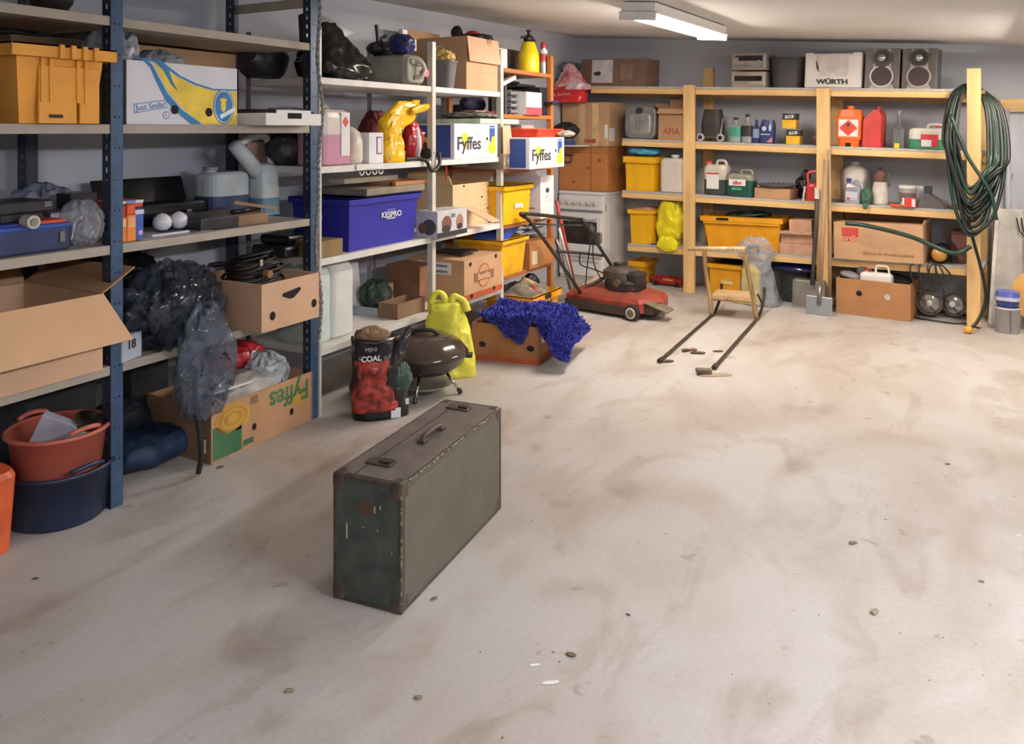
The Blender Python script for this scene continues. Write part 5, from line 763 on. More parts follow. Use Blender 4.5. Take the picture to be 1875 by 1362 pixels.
dec(r, rect(-w_*.4, -w_*.21, h*.5, h*.86), M('#c2463c', .7), y); text(r, 'ordis', .065, (-w_*.305, y-.002, h*.58), M('#d8a088', .7), bold=.002); text(r, 'Nature & Woods Lumine', .035, (w_*.12, y-.002, h*.2), M('#9a7048', .8)); flap(r, 'b', w_, .4, h, .05, -6, CARD); flap(r, 'r', w_, .4, h, .04, 20, CARDP)
q = T('work_lamp', 'black lamp with a round orange-yellow glass lying beside the long brown box', 'lamp', Bk.w(Bk.t(1718, -.03), .02, Bk.L(4, 2.0)+.001), BA); ob('housing', loft([(0, .06, .06), (.1, .075, .075), (.16, .055, .055), (.2, .03, .03)]), BLK, q, (0, .0, .075), (-PI/2, 0, 0), smooth=True); ob('glass', lathe([(.055, 0), (.05, .02), (0, .03)], 28), M('#e0a452', .3), q, (.0, .0, .075), (PI/2, 0, 0), smooth=True); ob('bracket', tube(smo([(.08, .05, .02), (.11, .05, .1), (.07, .05, .17), (0, .05, .16)]), .01, 8), BLK, q, smooth=True)
q = T('storage_box', 'reddish-brown box at the right end of the lowest pine shelf', 'box', Bk.w(Bk.t(1762, .1), .24, Bk.L(4, 2.15)+.001), BA); ob('box', box(.16, .18, .22, .004), M('#86564a', .7), q); ob('lid', box(.165, .185, .02), M('#6a4038', .7), q, (0, 0, .221))
q = T('power_cable', 'tangle of black cable hanging from the lowest pine shelf over the lamps', 'cable', Bk.w(Bk.t(1700, -.05), -.04, Bk.L(4, 1.9)), BA); rnd = random.Random(4)
for k in range(4): ob('strand', tube(smo([(-.1+.05*k, -.0, .01), (-.12+.06*k, -.05, -.03), (-.1+.07*k, -.055, -.12-.03*k), (-.05+.02*k, -.05, -.2), (-.0+.05*k, -.05, -.08), (.02+.03*k, -.045, .0), (.05, .0, .01)], 6), .006, 6), BLKM, q, smooth=True)
# garden hose over the right post
hs = T('garden_hose', 'dark green garden hose hung in long loops over the right pine post', 'hose', Bk.w(tr_, -.11, 0), BA); HG = M('#1d382c', .35, var=.15); HK = M('#161d1c', .4, var=.15)
zt_ = Bk.z(1782, 160, -.1); rnd = random.Random(12)
ob('hook', boxes([(-.0, .135, zt_-.03, .14, .05, .03)]), M('#8a6a44', .6), hs)
for k in range(22):
    zb_ = zt_-rnd.uniform(.72, 1.08); xl = rnd.uniform(.1, .185); xr = rnd.uniform(.08, .2); yo = -.02-.012*(k % 6); 
    ob('loop', tube(smo([(-.02, .145+.01*(k % 3), zt_+.0+.012*(k % 3)), (-xl*.75, .05, zt_-.05), (-xl, yo, zt_-.35), (-xl*.75, yo-.01, zb_+.25), (-xl*.1, yo-.02, zb_), (xr*.8, yo-.01, zb_+.13), (xr*1.15, .04, zt_-.5), (xr*.85, .12, zt_-.14)], 7, True), .0125, 8, True), [HG, HK][k % 2], hs, smooth=True)
ob('cross_loop', tube(smo([(-.13, -.11, zt_-.2), (-.02, -.115, zt_-.5), (.12, -.115, zt_-.75), (.16, -.11, zt_-.95)]), .0125, 8), HG, hs, smooth=True)
ob('trailing_end', tube(smo([(-.02, -.07, zt_-.9), (-.01, -.06, .75), (.06, -.05, .45), (.09, -.06, .25), (.05, -.09, .1), (-.0, -.14, .03)]), .011, 8), HK, hs, smooth=True); ob('end_fitting', lathe([(0, 0), (.024, .01), (.03, .03), (.02, .05), (0, .052)], 16), M('#e8a83c', .4), hs, (-.01, -.16, .0), smooth=True)
ob('long_arc', tube(smo([(.0, -.1, .62), (-.12, -.1, .56), (-.4, -.1, .66), (-.7, -.1, .72), (-.86, -.095, .73)]), .017, 8), HG, hs, smooth=True)
# right corner
r = T('leaning_panel', 'white board leaning on the wall below the grey pipe', 'panel', flo(1827, 600), BA); ob('panel', box(.2, .02, .86, .003), M('#c5c0b8', .6), r, (.04, .2, .0), (-.1, 0, 0)); ob('edge_lath', box(.025, .03, .9, .002), M('#dcd8d0', .6), r, (-.06, .12, .0), (-.1, .05, 0)); ob('second_panel', box(.2, .015, .8, .003), M('#b3b0aa', .6), r, (.17, .29, .0), (-.1, 0, 0))
r = T('paint_bucket', 'white paint bucket with a dark vertical mark at the right edge', 'bucket', flo(1845, 608), BA); rb = .08; ob('bucket', lathe([(0, 0), (rb*.94, 0), (rb, .17), (rb+.006, .17), (rb+.006, .185), (rb-.004, .185), (rb-.01, .01)], 36), M('#c9c7c9', .4, var=.05), r, smooth=True); dec(r, rect(.02, .026, .01, .17), DGR, -rb-.0); RB_ = r
r2 = T('food_tub', 'blue tub with a clear lid stacked on the white paint bucket', 'tub', (r.location.x, r.location.y, .187), BA); ob('tub', loft([(0, .062, .062, 3), (.05, .078, .078, 3)]), M('#3a4a90', .4), r2, smooth=False); ob('clear_rim', loft([(.05, .085, .085, 3), (.075, .082, .082, 3)]), M('#b9bccb', .2), r2); ob('lid', loft([(.075, .078, .078, 3), (.11, .072, .072, 3), (.115, .05, .05, 3)]), M('#5a63b0', .3), r2)
r = T('round_board', 'orange-yellow round board leaning at the right edge of the picture', 'board', flo(1875, 606), BA); ob('disc', cyl(.2, .02, 40), M('#d9a45a', .6, kind='woodx'), r, (.12, .03, .26), (PI/2-.1, 0, 0)); ob('stand', box(.2, .03, .04), M('#a98a5a', .6), r, (.12, .02, 0))
r = T('garden_fork', 'black garden fork with thin tines leaning behind the round board', 'fork', Bk.w(Bk.t(1874, .2), .22, 0), BA); ob('shaft', tube([(.05, 0, 0), (.03, .06, .62)], .012, 8), BLK, r)
for k in range(4): ob('tine', tube([(.03, .06, .62), (-.03+k*.025, .06, .7), (-.05+k*.03, .06, .8)], .005, 6), BLK, r)
# ------------------------------------------------------------------ floor items along the back shelf
r, w_, h = IT(Bk, 'storage_crate', 'small yellow crate on the floor beside the stove', 'crate', 1150, 1180, 470, 500, .05, .3, 'f'); h = .22; crate(r, w_, .3, h, YEL2, .85, .05, False, (-.2, .5))
q = T('bottle_jack', 'red metal trolley jack lying on the floor under the lowest shelf', 'jack', flo(1216, 523), BA+.05); RJ = M('#a52a2c', .35, .2)
ob('frame', boxes([(.04, 0, .045, .24, .012, .06), (.04, .09, .045, .24, .012, .06), (.04, .045, .03, .22, .09, .02)], .004), RJ, q); ob('lift_arm', box(.16, .05, .03, .006), RJ, q, (-.03, .045, .06), (0, -.08, 0)); ob('handle_socket', tube([(-.16, .045, .06), (-.06, .045, .06)], .022, 12), RJ, q); ob('end_plate', box(.02, .13, .07, .004), RJ, q, (.165, .045, .01)); ob('rating_plate', box(.1, .002, .02), M('#c98a4a', .5), q, (.04, -.008, .05)); [ob('wheel', cyl(.022, .02, 16), BLK, q, (x, -.01, .022), (PI/2, 0, 0)) for x in (-.08, .13)]
r, w_, h = IT(Bk, 'storage_crate', 'yellow crate with a faint white logo on the floor behind the sled', 'crate', 1294, 1358, 484, 545, .04, .34, 'f'); crate(r, w_, .34, h, YEL2, .92, .04, False, fill=(BLKM, .08, 211)); text(r, 'bama', .05, (.02, -.153, h*.42), M('#efd9a6', .5), bold=.003)
q = T('carrier_bag', 'clear plastic bag holding a yellow bottle, hung by the floor behind the sled', 'bag', flo(1384, 556), BA); CB = M('#c3c9d4', .06, var=.2, sc=10, alpha=.36)
ob('bag', crump(.32, .22, .36, 221, .09, prof=lambda u: (1.05-.4*u, 1-.35*u, .03-.02*u, 0), fr=5), CB, q, smooth=True); ob('bag_top', crump(.28, .12, .24, 222, .2, fr=5), CB, q, (-.0, 0, .32), smooth=True)
ob('yellow_bottle', loft([(.01, .075, .055, 4), (.27, .075, .055, 4), (.33, .035, .03, 3)]), M('#e3cf2a', .4), q, (-.04, 0, 0)); ob('bottle_label', box(.08, .004, .1), M('#b9b23a', .5), q, (-.04, -.052, .08)); ob('blue_label', boxes([(-.0, -.065, .49, .09, .004, .02), (-.04, -.065, .46, .018, .004, .05), (.04, -.065, .46, .018, .004, .05)]), M('#6f8fb0', .5), q); ob('base_piece', box(.22, .12, .025, .01), M('#c9bd52', .5), q, (-.06, -.03, 0))
r, w_, h = IT(Bk, 'storage_crate', 'dark grey lidded bin on the floor behind the clear bag', 'bin', 1424, 1484, 500, 556, .06, .3, 'f'); h = Bk.z(1450, 498, .06); ob('bin', loft([(0, w_*.44, .13, 5), (h, w_*.5, .15, 5)]), M('#363a42', .4, var=.3, sc=30), r); zz = h
q = T('plastic_basin', 'shiny dark blue basin upside down on the grey bin', 'basin', (r.location.x-.02, r.location.y, zz+.001), BA); ob('basin', loft([(0, .22, .18, 3), (.02, .235, .19, 3), (.05, .2, .16, 3), (.07, .12, .1, 2.5)]), M('#1c2452', .15), q, smooth=True)
# shovels
def shovel(name, label, px, py, w_, h_, col, hx, hz_, lean, bl_m, d):
    p = flo(px, py); q = T(name, label, 'shovel', p, BA); ob('blade', box(w_, .006, h_, .004), bl_m, q, (0, .0, .0), (-lean, 0, 0)); tp = (hx, .0+math.sin(lean)*hz_+d, hz_)
    ob('socket', tube([(0, math.sin(lean)*h_*.6-.012, h_*.6), (.003, math.sin(lean)*(h_+.1)-.004, h_+.1)], .016, 10), STL, q, smooth=True); ob('shaft', tube([(.003, math.sin(lean)*(h_+.08)-.002, h_+.08), tp], .018, 10), col, q, smooth=True); return q, tp
q, tp = shovel('square_shovel', 'flat square steel shovel with a wooden handle leaning on the middle pine post', 1499, 577, .2, .145, M('#a88a6c', .6, kind='wood'), .01, 1.22, .15, M('#aab0b4', .35, .5, var=.08), -.0)
q2 = T('snow_shovel', 'large grey shovel blade standing behind the square shovel', 'shovel', flo(1480, 566), BA+.02); ob('blade', box(.26, .008, .24, .02), M('#8f8c86', .45, .4, var=.12), q2, (0, .02, .0), (-.06, 0, 0)); ob('shaft', tube([(.03, .0, .2), (.05, .05, .66), (.06, .03, .98)], .016, 10), M('#4a4446', .5), q2, smooth=True); ob('handle_wrap', cyl(.018, .09, 12), WHT, q2, (.06, .032, .9))
q3 = T('wooden_stick', 'pale wooden handle leaning against the middle pine post', 'stick', Bk.w(Bk.t(1520, -.08), -.075, 0), BA); ob('stick', tube([(.0, .0, .0), (-.01, .0, 1.3)], .014, 10), M('#c2a27c', .6, kind='wood'), q3, smooth=True)
r, w_, h = IT(Bk, 'cardboard_box', 'open brown box with one black and one white hole on the floor', 'box', 1531, 1667, 515, 573, -.12, .42, 'f'); obox(r, w_, .42, h, M('#a9794e', .85, var=.05)); y = -.2105
dec(r, ell(-w_*.18, h*.62, .022, .022), HOLE, y, 'vent_hole'); dec(r, ell(w_*.2, h*.6, .022, .022), M('#cdc8c2', .6), y, 'vent_hole'); ob('contents', crump(w_*.8, .2, .1, 231, .2), M('#4a4644', .7, var=.3, sc=15), r, (0, .08, h-.07), smooth=True)
q = T('jerrycan', 'white canister with a red cap lying in the brown open box', 'canister', (r.location.x+.0, r.location.y-.13, h*.62), BA); jerry(q, .24, .1, .22, WHT, M('#c8322c', .4), None, .5, 'top', -.3, .25, pw=4)
q = T('cloth_shoe', 'grey and white slippers sticking out of the brown open box', 'shoe', tuple(Bk.w(Bk.t(1556, -.1), .0, h-.02)), BA); ob('sole', crump(.16, .1, .06, 233, .1), M('#8c8488', .7), q, (-.02, 0, 0), (0, .2, 0), smooth=True); ob('upper', crump(.14, .1, .1, 235, .12), M('#5c5a64', .7), q, (.08, .02, .01), (0, .4, 0), smooth=True)
for i, (px, py) in enumerate(((1702, 579), (1751, 582))):
    q = T('work_light', ('left', 'right')[i]+' round glass floodlight lying on the floor beside the brown open box', 'lamp', flo(px, py), BA+(.1 if i == 0 else -.3))
    ob('reflector', lathe([(.03, .0), (.06, .03), (.088, .09), (.092, .1), (.086, .1), (.05, .03), (0, .02)], 32), M('#857a74', .4, .3), q, (0, .06, .095), (PI/2-.15, 0, 0), smooth=True); ob('glass', lathe([(.086, .097), (.06, .115), (0, .122)], 32), M('#b7b2ae', .1, .5), q, (0, .06, .095), (PI/2-.15, 0, 0), smooth=True); ob('bulb', lathe([(.0, .12), (.03, .124), (.022, .14), (0, .145)], 20), M('#efe9e4', .15), q, (0, .06, .095), (PI/2-.15, 0, 0), smooth=True)
    ob('guard_wire', tube(smo([(-.07, -.055, .15), (0, -.068, .095), (.06, -.055, .03)]), .004, 6), BLKM, q); ob('bracket', tube(smo([(-.095, .03, .09), (-.1, .08, .03), (0, .1, .01), (.1, .08, .03), (.095, .03, .09)]), .006, 6), BLKM, q, smooth=True)
q = T('extension_cord', 'black cable snaking on the floor around the two floodlights', 'cable', flo(1715, 588), BA); ob('cord', tube(smo([(-.2, .06, .008), (-.14, -.0, .008), (0, -.03, .008), (.12, -.04, .008), (.2, .0, .008), (.24, -.06, .008), (.3, -.09, .008)]), .006, 6), BLK, q, smooth=True)
# ------------------------------------------------------------------ old suitcase
A = Vector(flo(597, 1103)); B = Vector(flo(735, 1127)); D = Vector(flo(918, 931)); wv = B-A; lv = D-B; an = math.atan2(lv[1], lv[0])-PI/2; Ls = lv.length; Ws = .245; Hs = .39
cen = B+lv/2-Vector((math.cos(an), math.sin(an), 0))*Ws/2
r = T('suitcase', 'old dark green suitcase with worn edges standing alone on the floor', 'suitcase', tuple(cen), an)
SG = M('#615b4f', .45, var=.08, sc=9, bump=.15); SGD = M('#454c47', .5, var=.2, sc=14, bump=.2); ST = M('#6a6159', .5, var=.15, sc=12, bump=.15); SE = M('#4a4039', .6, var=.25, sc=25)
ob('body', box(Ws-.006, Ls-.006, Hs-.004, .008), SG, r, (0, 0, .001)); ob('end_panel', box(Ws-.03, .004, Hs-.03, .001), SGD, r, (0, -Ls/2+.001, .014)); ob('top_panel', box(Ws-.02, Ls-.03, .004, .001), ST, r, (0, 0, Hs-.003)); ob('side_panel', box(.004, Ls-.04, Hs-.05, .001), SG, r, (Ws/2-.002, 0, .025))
ob('seam', boxes([(-.05, 0, Hs+.0015, .004, Ls-.04, .003)]), SE, r)
e = .012; ob('edge_binding', boxes([(s*(Ws/2-e/2), 0, z, e, Ls, e) for s in (-1, 1) for z in (e/2, Hs-e/2)]+[(s*(Ws/2-e/2), t*(Ls/2-e/2), Hs/2, e, e, Hs) for s in (-1, 1) for t in (-1, 1)]+[(0, t*(Ls/2-e/2), z, Ws, e, e) for t in (-1, 1) for z in (e/2, Hs-e/2)], .003), SE, r)
for s in (-1, 1):
    for t in (-1, 1):
        for z in (.026, Hs-.026): ob('corner_cap', box(.046, .05, .054, .01), M('#54443a', .5, var=.3, sc=30), r, (s*(Ws/2-.021), t*(Ls/2-.022), z-.026 if z < .1 else z-.0255))
ob('handle', tube(smo([(.03, -.06, Hs+.004), (.03, -.05, Hs+.018), (.03, .0, Hs+.02), (.03, .06, Hs+.018), (.03, .07, Hs+.004)]), .009, 10), M('#4a3832', .5, var=.2), r, (-.01, .0, 0), smooth=True)
for y in (-.06, .07): ob('handle_mount', box(.03, .03, .014, .004), M('#5b4a40', .4, .4), r, (.02, y, Hs))
for y in (-.26, .3): lk = ob('lock', box(.09, .05, .008, .003), M('#5a5044', .4, .5, var=.2), r, (-.02, y, Hs)); ob('lock_latch', box(.04, .03, .006, .002), M('#463a32', .4, .5), lk, (.02, 0, .008))
WORN = M('#b9ab94', .7, var=.25, sc=40); rnd = random.Random(8)
ob('worn_edge', boxes([(Ws/2+.0005, -Ls/2+.06+k*.03+rnd.uniform(-.012, .012), Hs-.004+rnd.uniform(-.002, .002), .003, rnd.uniform(.006, .034), rnd.uniform(.001, .003)) for k in range(21)]+[(Ws/2-.0, -Ls/2-.0005, .03+rnd.uniform(0, .33), .002, .002, rnd.uniform(.004, .02)) for k in range(14)]), WORN, r, kind='stuff')
ob('scratch', boxes([(-.07, -Ls/2-.002, .22, .004, .002, .05), (.03, -Ls/2-.002, .3, .004, .002, .02), (.05, -Ls/2-.002, .31, .004, .002, .012), (-.01, -Ls/2-.002, .24, .006, .002, .004), (.04, -Ls/2-.002, .24, .003, .002, .008), (.09, -Ls/2-.002, .18, .003, .002, .008)]), WORN, r); dec(r, ell(.0, .3, .028, .022), M('#5a4030', .6), -Ls/2-.0018, 'worn_patch', t=.0006)
# ------------------------------------------------------------------ kettle grill
gx, gy, _ = flo(779, 719); r = T('kettle_grill', 'small black kettle barbecue with domed lid on short chrome legs', 'barbecue', (gx, gy, 0), YAW); r.scale = (1.15, 1.15, 1.2)
GB = M('#332b28', .14, var=.06); zr = .178; Rg = .2
ob('bowl', lathe([(0, zr-.095), (.06, zr-.093), (.13, zr-.07), (.18, zr-.035), (Rg, zr), (Rg+.006, zr+.004), (Rg+.004, zr+.01)], 48), GB, r, smooth=True); ld = ob('lid', lathe([(Rg+.008, zr+.006), (Rg+.008, zr+.016), (Rg-.005, zr+.03), (.17, zr+.062), (.12, zr+.088), (.06, zr+.1), (0, zr+.103)], 48), M('#463a32', .12, var=.08), r, smooth=True)
ob('lid_handle', tube(smo([(-.065, -.03, zr+.09), (-.05, -.032, zr+.113), (0, -.034, zr+.12), (.05, -.032, zr+.113), (.065, -.03, zr+.09)]), .009, 10), BLK, ld, smooth=True)
ob('side_handle', box(.035, .06, .014, .004), BLK, r, (Rg+.01, 0, zr-.01)); ob('side_handle', box(.03, .06, .014, .004), BLK, r, (-Rg-.01, 0, zr-.01))
for a, k in ((-1.75, 1), (-.15, 1), (2.75, 1), (1.3, 1)):
    c, s = math.cos(a), math.sin(a); lg = ob('leg', tube([(c*.1, s*.1, zr-.075), (c*.17, s*.17, .012)], .007, 10), CHR, r, smooth=True); ob('rubber_foot', tube([(c*.163, s*.163, .025), (c*.175, s*.175, .006)], .011, 10), BLK, lg)
ob('ash_tray', lathe([(0, .03), (.1, .032), (.13, .048), (.128, .05), (.098, .036), (0, .034)], 36), M('#a3a19d', .4, .6), r, smooth=True)
# coal sack
p = flo(676, 768); r = T('coal_sack', 'black charcoal sack printed with glowing coals and the word COAL, open at the top', 'sack', (p[0], p[1]+.09, 0), YAW+.35)
CS = M('#1f1c1e', .3, var=.3); ob('bag', crump(.27, .19, .39, 241, .12, prof=lambda u: (1-.3*max(0, u-.35), .95-.45*max(0, u-.5), -.0-.03*u, 0), fr=4), CS, r, smooth=True)
ob('coal_print', crump(.25, .1, .25, 243, .12, prof=lambda u: (.94-.3*u, .9, -.02-.02*u, 0), fr=5), M('#a83a2c', .35, var=.25, sc=24, c2='#161012'), r, (-.015, -.06, .045), smooth=True)
ob('paper_lining', crump(.16, .1, .08, 245, .25), M('#8a6c52', .8), r, (-.04, 0, .37), smooth=True); ob('rolled_flap', crump(.06, .07, .28, 247, .2), M('#3b3436', .25), r, (.02, -.05, .19), (0, .45, 0), smooth=True); ob('green_print', crump(.1, .05, .14, 249, .15), M('#3f5a52', .35, var=.3), r, (.1, -.06, .13), smooth=True)
text(r, 'COAL', .038, (-.065, -.103, .315), PAP, bold=.0012); text(r, 'MINI', .03, (-.065, -.103, .36), M('#a9a9a9', .5)); ob('white_print', boxes([(.06, -.095, .03, .05, .006, .05), (.12, -.06, .07, .03, .006, .03)], .002), PAP, r)
# yellow carrier bag
p = flo(816, 690); r = T('carrier_bag', 'bright yellow-green carrier bag with two handles standing behind the barbecue', 'bag', (p[0], p[1]+.05, 0), YAW)
YG = M('#e6e04c', .4, var=.06, sc=10); ob('bag', crump(.29, .18, .42, 251, .13, prof=lambda u: (1-.38*u*u, 1-.45*u, -.03*u, 0), fr=5), YG, r, smooth=True)
for i, x in enumerate((-.07, .05)): ob('handle', tube(smo([(x-.045, -.0, .38), (x-.035, 0, .46), (x, 0, .49-.03*i), (x+.035, 0, .46-.03*i), (x+.05, 0, .38)], 5), .02, 10, rr=[.026-.001*min(k, 20-k) for k in range(21)]), YG, r, smooth=True)
# rug box
A = Vector(flo(864, 657)); B = Vector(flo(986, 669)); D = Vector(flo(1038, 641)); an = math.atan2(B[1]-A[1], B[0]-A[0]); W_ = (B-A).length; Dp = (D-B).length; u_ = Vector((math.cos(an), math.sin(an), 0)); v_ = Vector((-u_.y, u_.x, 0)); hb = .235
r = T('banana_box', 'brown fruit box with an orange base stripe under the blue shaggy rug', 'box', tuple(A+u_*W_/2+v_*Dp/2), an); obox(r, W_, Dp, hb, M('#a4734a', .85, var=.08)); y = -Dp/2-.0005; dec(r, rect(-W_/2, W_/2, 0, .035), M('#b8592f', .8), y)
for x in (-.15, .17): dec(r, ell(x, .1, .024, .018), HOLE, y-.001, 'vent_hole')
ob('side_stripe', box(.002, Dp, .035), M('#b8592f', .8), r, (W_/2+.001, 0, 0)); ob('paper_label', box(.002, .07, .07), PAP, r, (W_/2+.001, -.1, .12)); text(r, 'bananas', .04, (-.02, y-.001, .06), M('#b8592f', .8))
RU = M('#34389a', .8, var=.3, sc=40); rg = T('shaggy_rug', 'deep blue shaggy rug draped over the brown fruit box', 'rug', tuple(A+u_*(W_/2+.08)+v_*(Dp/2+.02)+Vector((0, 0, 0))), an)
def hem(fx):
    P_ = [(0, .02), (.18, .07), (.32, .13), (.46, .17), (.56, .05), (.7, .13), (.85, .2), (1, .16)]
    for (a, p_), (b, q_) in zip(P_, P_[1:]):
        if fx <= b: t = (fx-a)/(b-a); t = t*t*(3-2*t); return p_+(q_-p_)*t
    return .16
def drape(fx, fy):
    wx = W_+.21; x = -W_/2-.035+fx*wx; s = fy*(Dp+.06+hem(fx)); y = Dp/2+.06-s; z = hb+.04+.035*noise.noise(Vector((x*6, y*6, 3)))
    ey = -(y+Dp/2+.015); ex = x-(W_/2+.01)
    if ey > 0: y = -Dp/2-.015-.25*ey-.012; z -= ey*.95
    if ex > 0: x = W_/2+.01+.72*ex; z = max(.03, z-ex*.95)
    if ex > 0 and ey > 0: y -= ey*.5; z = max(.03, z+ey*.3)
    return (x, y, max(.03, z))
nx_, ny_ = 60, 44; v = [drape(i/nx_, 1-j/ny_) for j in range(ny_+1) for i in range(nx_+1)]
f = [(j*(nx_+1)+i, j*(nx_+1)+i+1, (j+1)*(nx_+1)+i+1, (j+1)*(nx_+1)+i) for j in range(ny_) for i in range(nx_)]
ob('backing', mesh(v, f), RU, rg, smooth=True); rnd = random.Random(3); tv = []; tf = []
for k in range(9000):
    x, y, z = drape(rnd.random(), rnd.random()); L_ = rnd.uniform(.012, .03); dx, dy, dz = rnd.uniform(-1, 1), rnd.uniform(-1.2, .8), rnd.uniform(.0, .9); m_ = math.sqrt(dx*dx+dy*dy+dz*dz)+1e-6; t_ = rnd.uniform(0, PI); s = .0055
    n0 = len(tv); tip = (x+dx/m_*L_, y+dy/m_*L_, z+.006+dz/m_*L_); c, sn = math.cos(t_)*s, math.sin(t_)*s
    tv += [(x-c, y-sn, z), (x+c, y+sn, z), (tip[0]+c*.8, tip[1]+sn*.8, tip[2]), (tip[0]-c*.8, tip[1]-sn*.8, tip[2])]; tf.append((n0, n0+1, n0+2, n0+3))
ob('pile', mesh(tv, tf), M('#4147ae', .8, var=.3, sc=60), rg, kind='stuff')
# ------------------------------------------------------------------ lawn mower
p0 = Vector(flo(1168, 588)); p1 = Vector(flo(1035, 566)); an = math.atan2((p0-p1).y, (p0-p1).x)
m = T('lawn_mower', 'old red lawn mower with black folding handle in front of the stove', 'mower', tuple((p0+p1)/2), an)
Lm = (p0-p1).length; MR = M('#a03c30', .5, .1, var=.24, sc=9, c2='#6e4034'); MG = M('#3c322c', .5, var=.2)
ob('skirt', boxes([(0, .0, .06, Lm, .02, .07), (-Lm*.0, .02, .035, Lm*.97, .03, .03)], .004), MG, m); W2 = .5
ob('deck', mesh(*(lambda a: ([(x, y_, z) for z, s in ((.05, 1.), (.12, 1.), (.15, .93), (.19, .6)) for x, y_ in ((-a*s-.0, .24-.22*s), (a*s, .24-.22*s), (a*s+.1*s, .24), (a*s, .24+.24*s), (-a*s, .24+.24*s), (-a*s-.04, .24))],
    [tuple(range(5, -1, -1)), tuple(range(18, 24))]+[(l*6+i, l*6+(i+1) % 6, (l+1)*6+(i+1) % 6, (l+1)*6+i) for l in range(3) for i in range(6)]))(Lm*.5)), MR, m)
ob('discharge_flap', box(.2, .16, .012, .003), M('#77705e', .5), m, (Lm/2+.1, .14, .1), (0, .32, .2)); ob('discharge_chute', box(.14, .16, .08, .01), M('#4a3a34', .5), m, (Lm/2+.02, .14, .04))
ob('engine_base', loft([(.17, .15, .13, 3), (.25, .16, .14, 3), (.27, .13, .12, 3)]), BLKM, m, (.1, .22, 0)); ob('engine_cowl', loft([(.27, .14, .12, 3), (.33, .14, .12, 3), (.36, .1, .09, 2.5), (.37, .05, .05)]), M('#5a504a', .4, .2, var=.2), m, (.06, .22, 0)); ob('fuel_tank', loft([(.25, .06, .08, 3), (.32, .07, .09, 3), (.34, .05, .06, 3)]), M('#2b2624', .4), m, (.21, .2, 0)); ob('starter_cover', cyl(.055, .02, 24), M('#39332f', .4, .3), m, (.05, .22, .37))
ob('red_part', box(.06, .08, .06, .01), M('#8c2a26', .4), m, (.2, .15, .2)); ob('exhaust', tube([(.1, .1, .25), (.1, .07, .25)], .03, 12), STL, m)
for x, y_ in ((Lm/2-.04, -.02), (-Lm/2+.16, .44), (Lm/2-.06, .44),):
    wl = ob('wheel', cyl(.06, .045, 32), M('#262220', .6), m, (x, y_+.02, .061), (PI/2, 0, 0)); ob('wheel_rim', loft([(.044, .044, .044), (.048, .04, .04)], 28), M('#d0ccc4', .5), wl); ob('hub', lathe([(.03, .049), (.02, .052), (0, .053)], 16), M('#6a625a', .5), wl)
HB = M('#332e2c', .4, var=.1)
def mp(px, d, z=None, py=None):
    """point above the mower's own ground line at local depth d, given its direction in the photograph"""
    c, s = math.cos(an), math.sin(an); o = m.location; bx, by = o.x-s*d, o.y+c*d; h = ray(px); det = -h[0]*s+h[1]*c; k = (-bx*s+by*c)/det; t = (h[0]*by-h[1]*bx)/det; return (t, d, H+(CY-py)/FPX*k)
# handle: two side tubes, top bar, cross bar
hl = [mp(1066, .06, py=540), mp(1013, -.38, py=462), mp(970, -.7, py=405), mp(958, -.76, py=396), mp(962, -.77, py=391)]
hr = [mp(1152, .42, py=540), mp(1118, .2, py=484), mp(1080, .0, py=425), mp(1068, -.06, py=404), mp(1055, -.1, py=401)]
ob('handlebar', tube(smo([*hl, *hr[::-1]], 6), .0135, 10), HB, m, smooth=True)
ob('cross_bar', tube(smo([mp(1019, -.2, py=460), mp(1060, -.02, py=463), mp(1105, .14, py=468)], 5), .012, 10), HB, m, smooth=True)
ob('handle_stay', tube([mp(1133, .3, py=485), mp(1155, .1, py=543)], .009, 8), HB, m); ob('handle_stay', tube([mp(1063, .06, py=535), mp(1112, .2, py=505)], .014, 8), HB, m); ob('bolt_cluster', boxes([(hl[0][0], hl[0][1], hl[0][2], .04, .05, .05)], .008), STL, m)
ob('throttle_lever', box(.045, .03, .09, .01), M('#5d5a56', .5), m, mp(1097, .08, py=446)); ob('control_bar', tube([mp(975, -.42, py=410), mp(1075, -.02, py=413)], .006, 8), HB, m); ob('control_box', crump(.12, .06, .16, 261, .15), BLKM, m, mp(1078, -.02, py=446), smooth=True)
for a, b_, c_ in (((1083, 436), (1076, 480), (1071, 535)), ((1086, 436), (1087, 480), (1100, 510))): ob('cable', tube(smo([mp(a[0], -.02, py=a[1]), mp(b_[0], .05, py=b_[1]), mp(c_[0], .2, py=c_[1])]), .0045, 6), BLK, m, smooth=True)
ob('cable', tube(smo([mp(1062, -.02, py=463), mp(1063, .0, py=484), mp(1085, .1, py=492), mp(1110, .2, py=502)], 5), .0055, 6), BLK, m, smooth=True); ob('starter_cord', tube([mp(1098, .08, py=448), mp(1145, .22, py=488)], .003, 6), GRY, m)
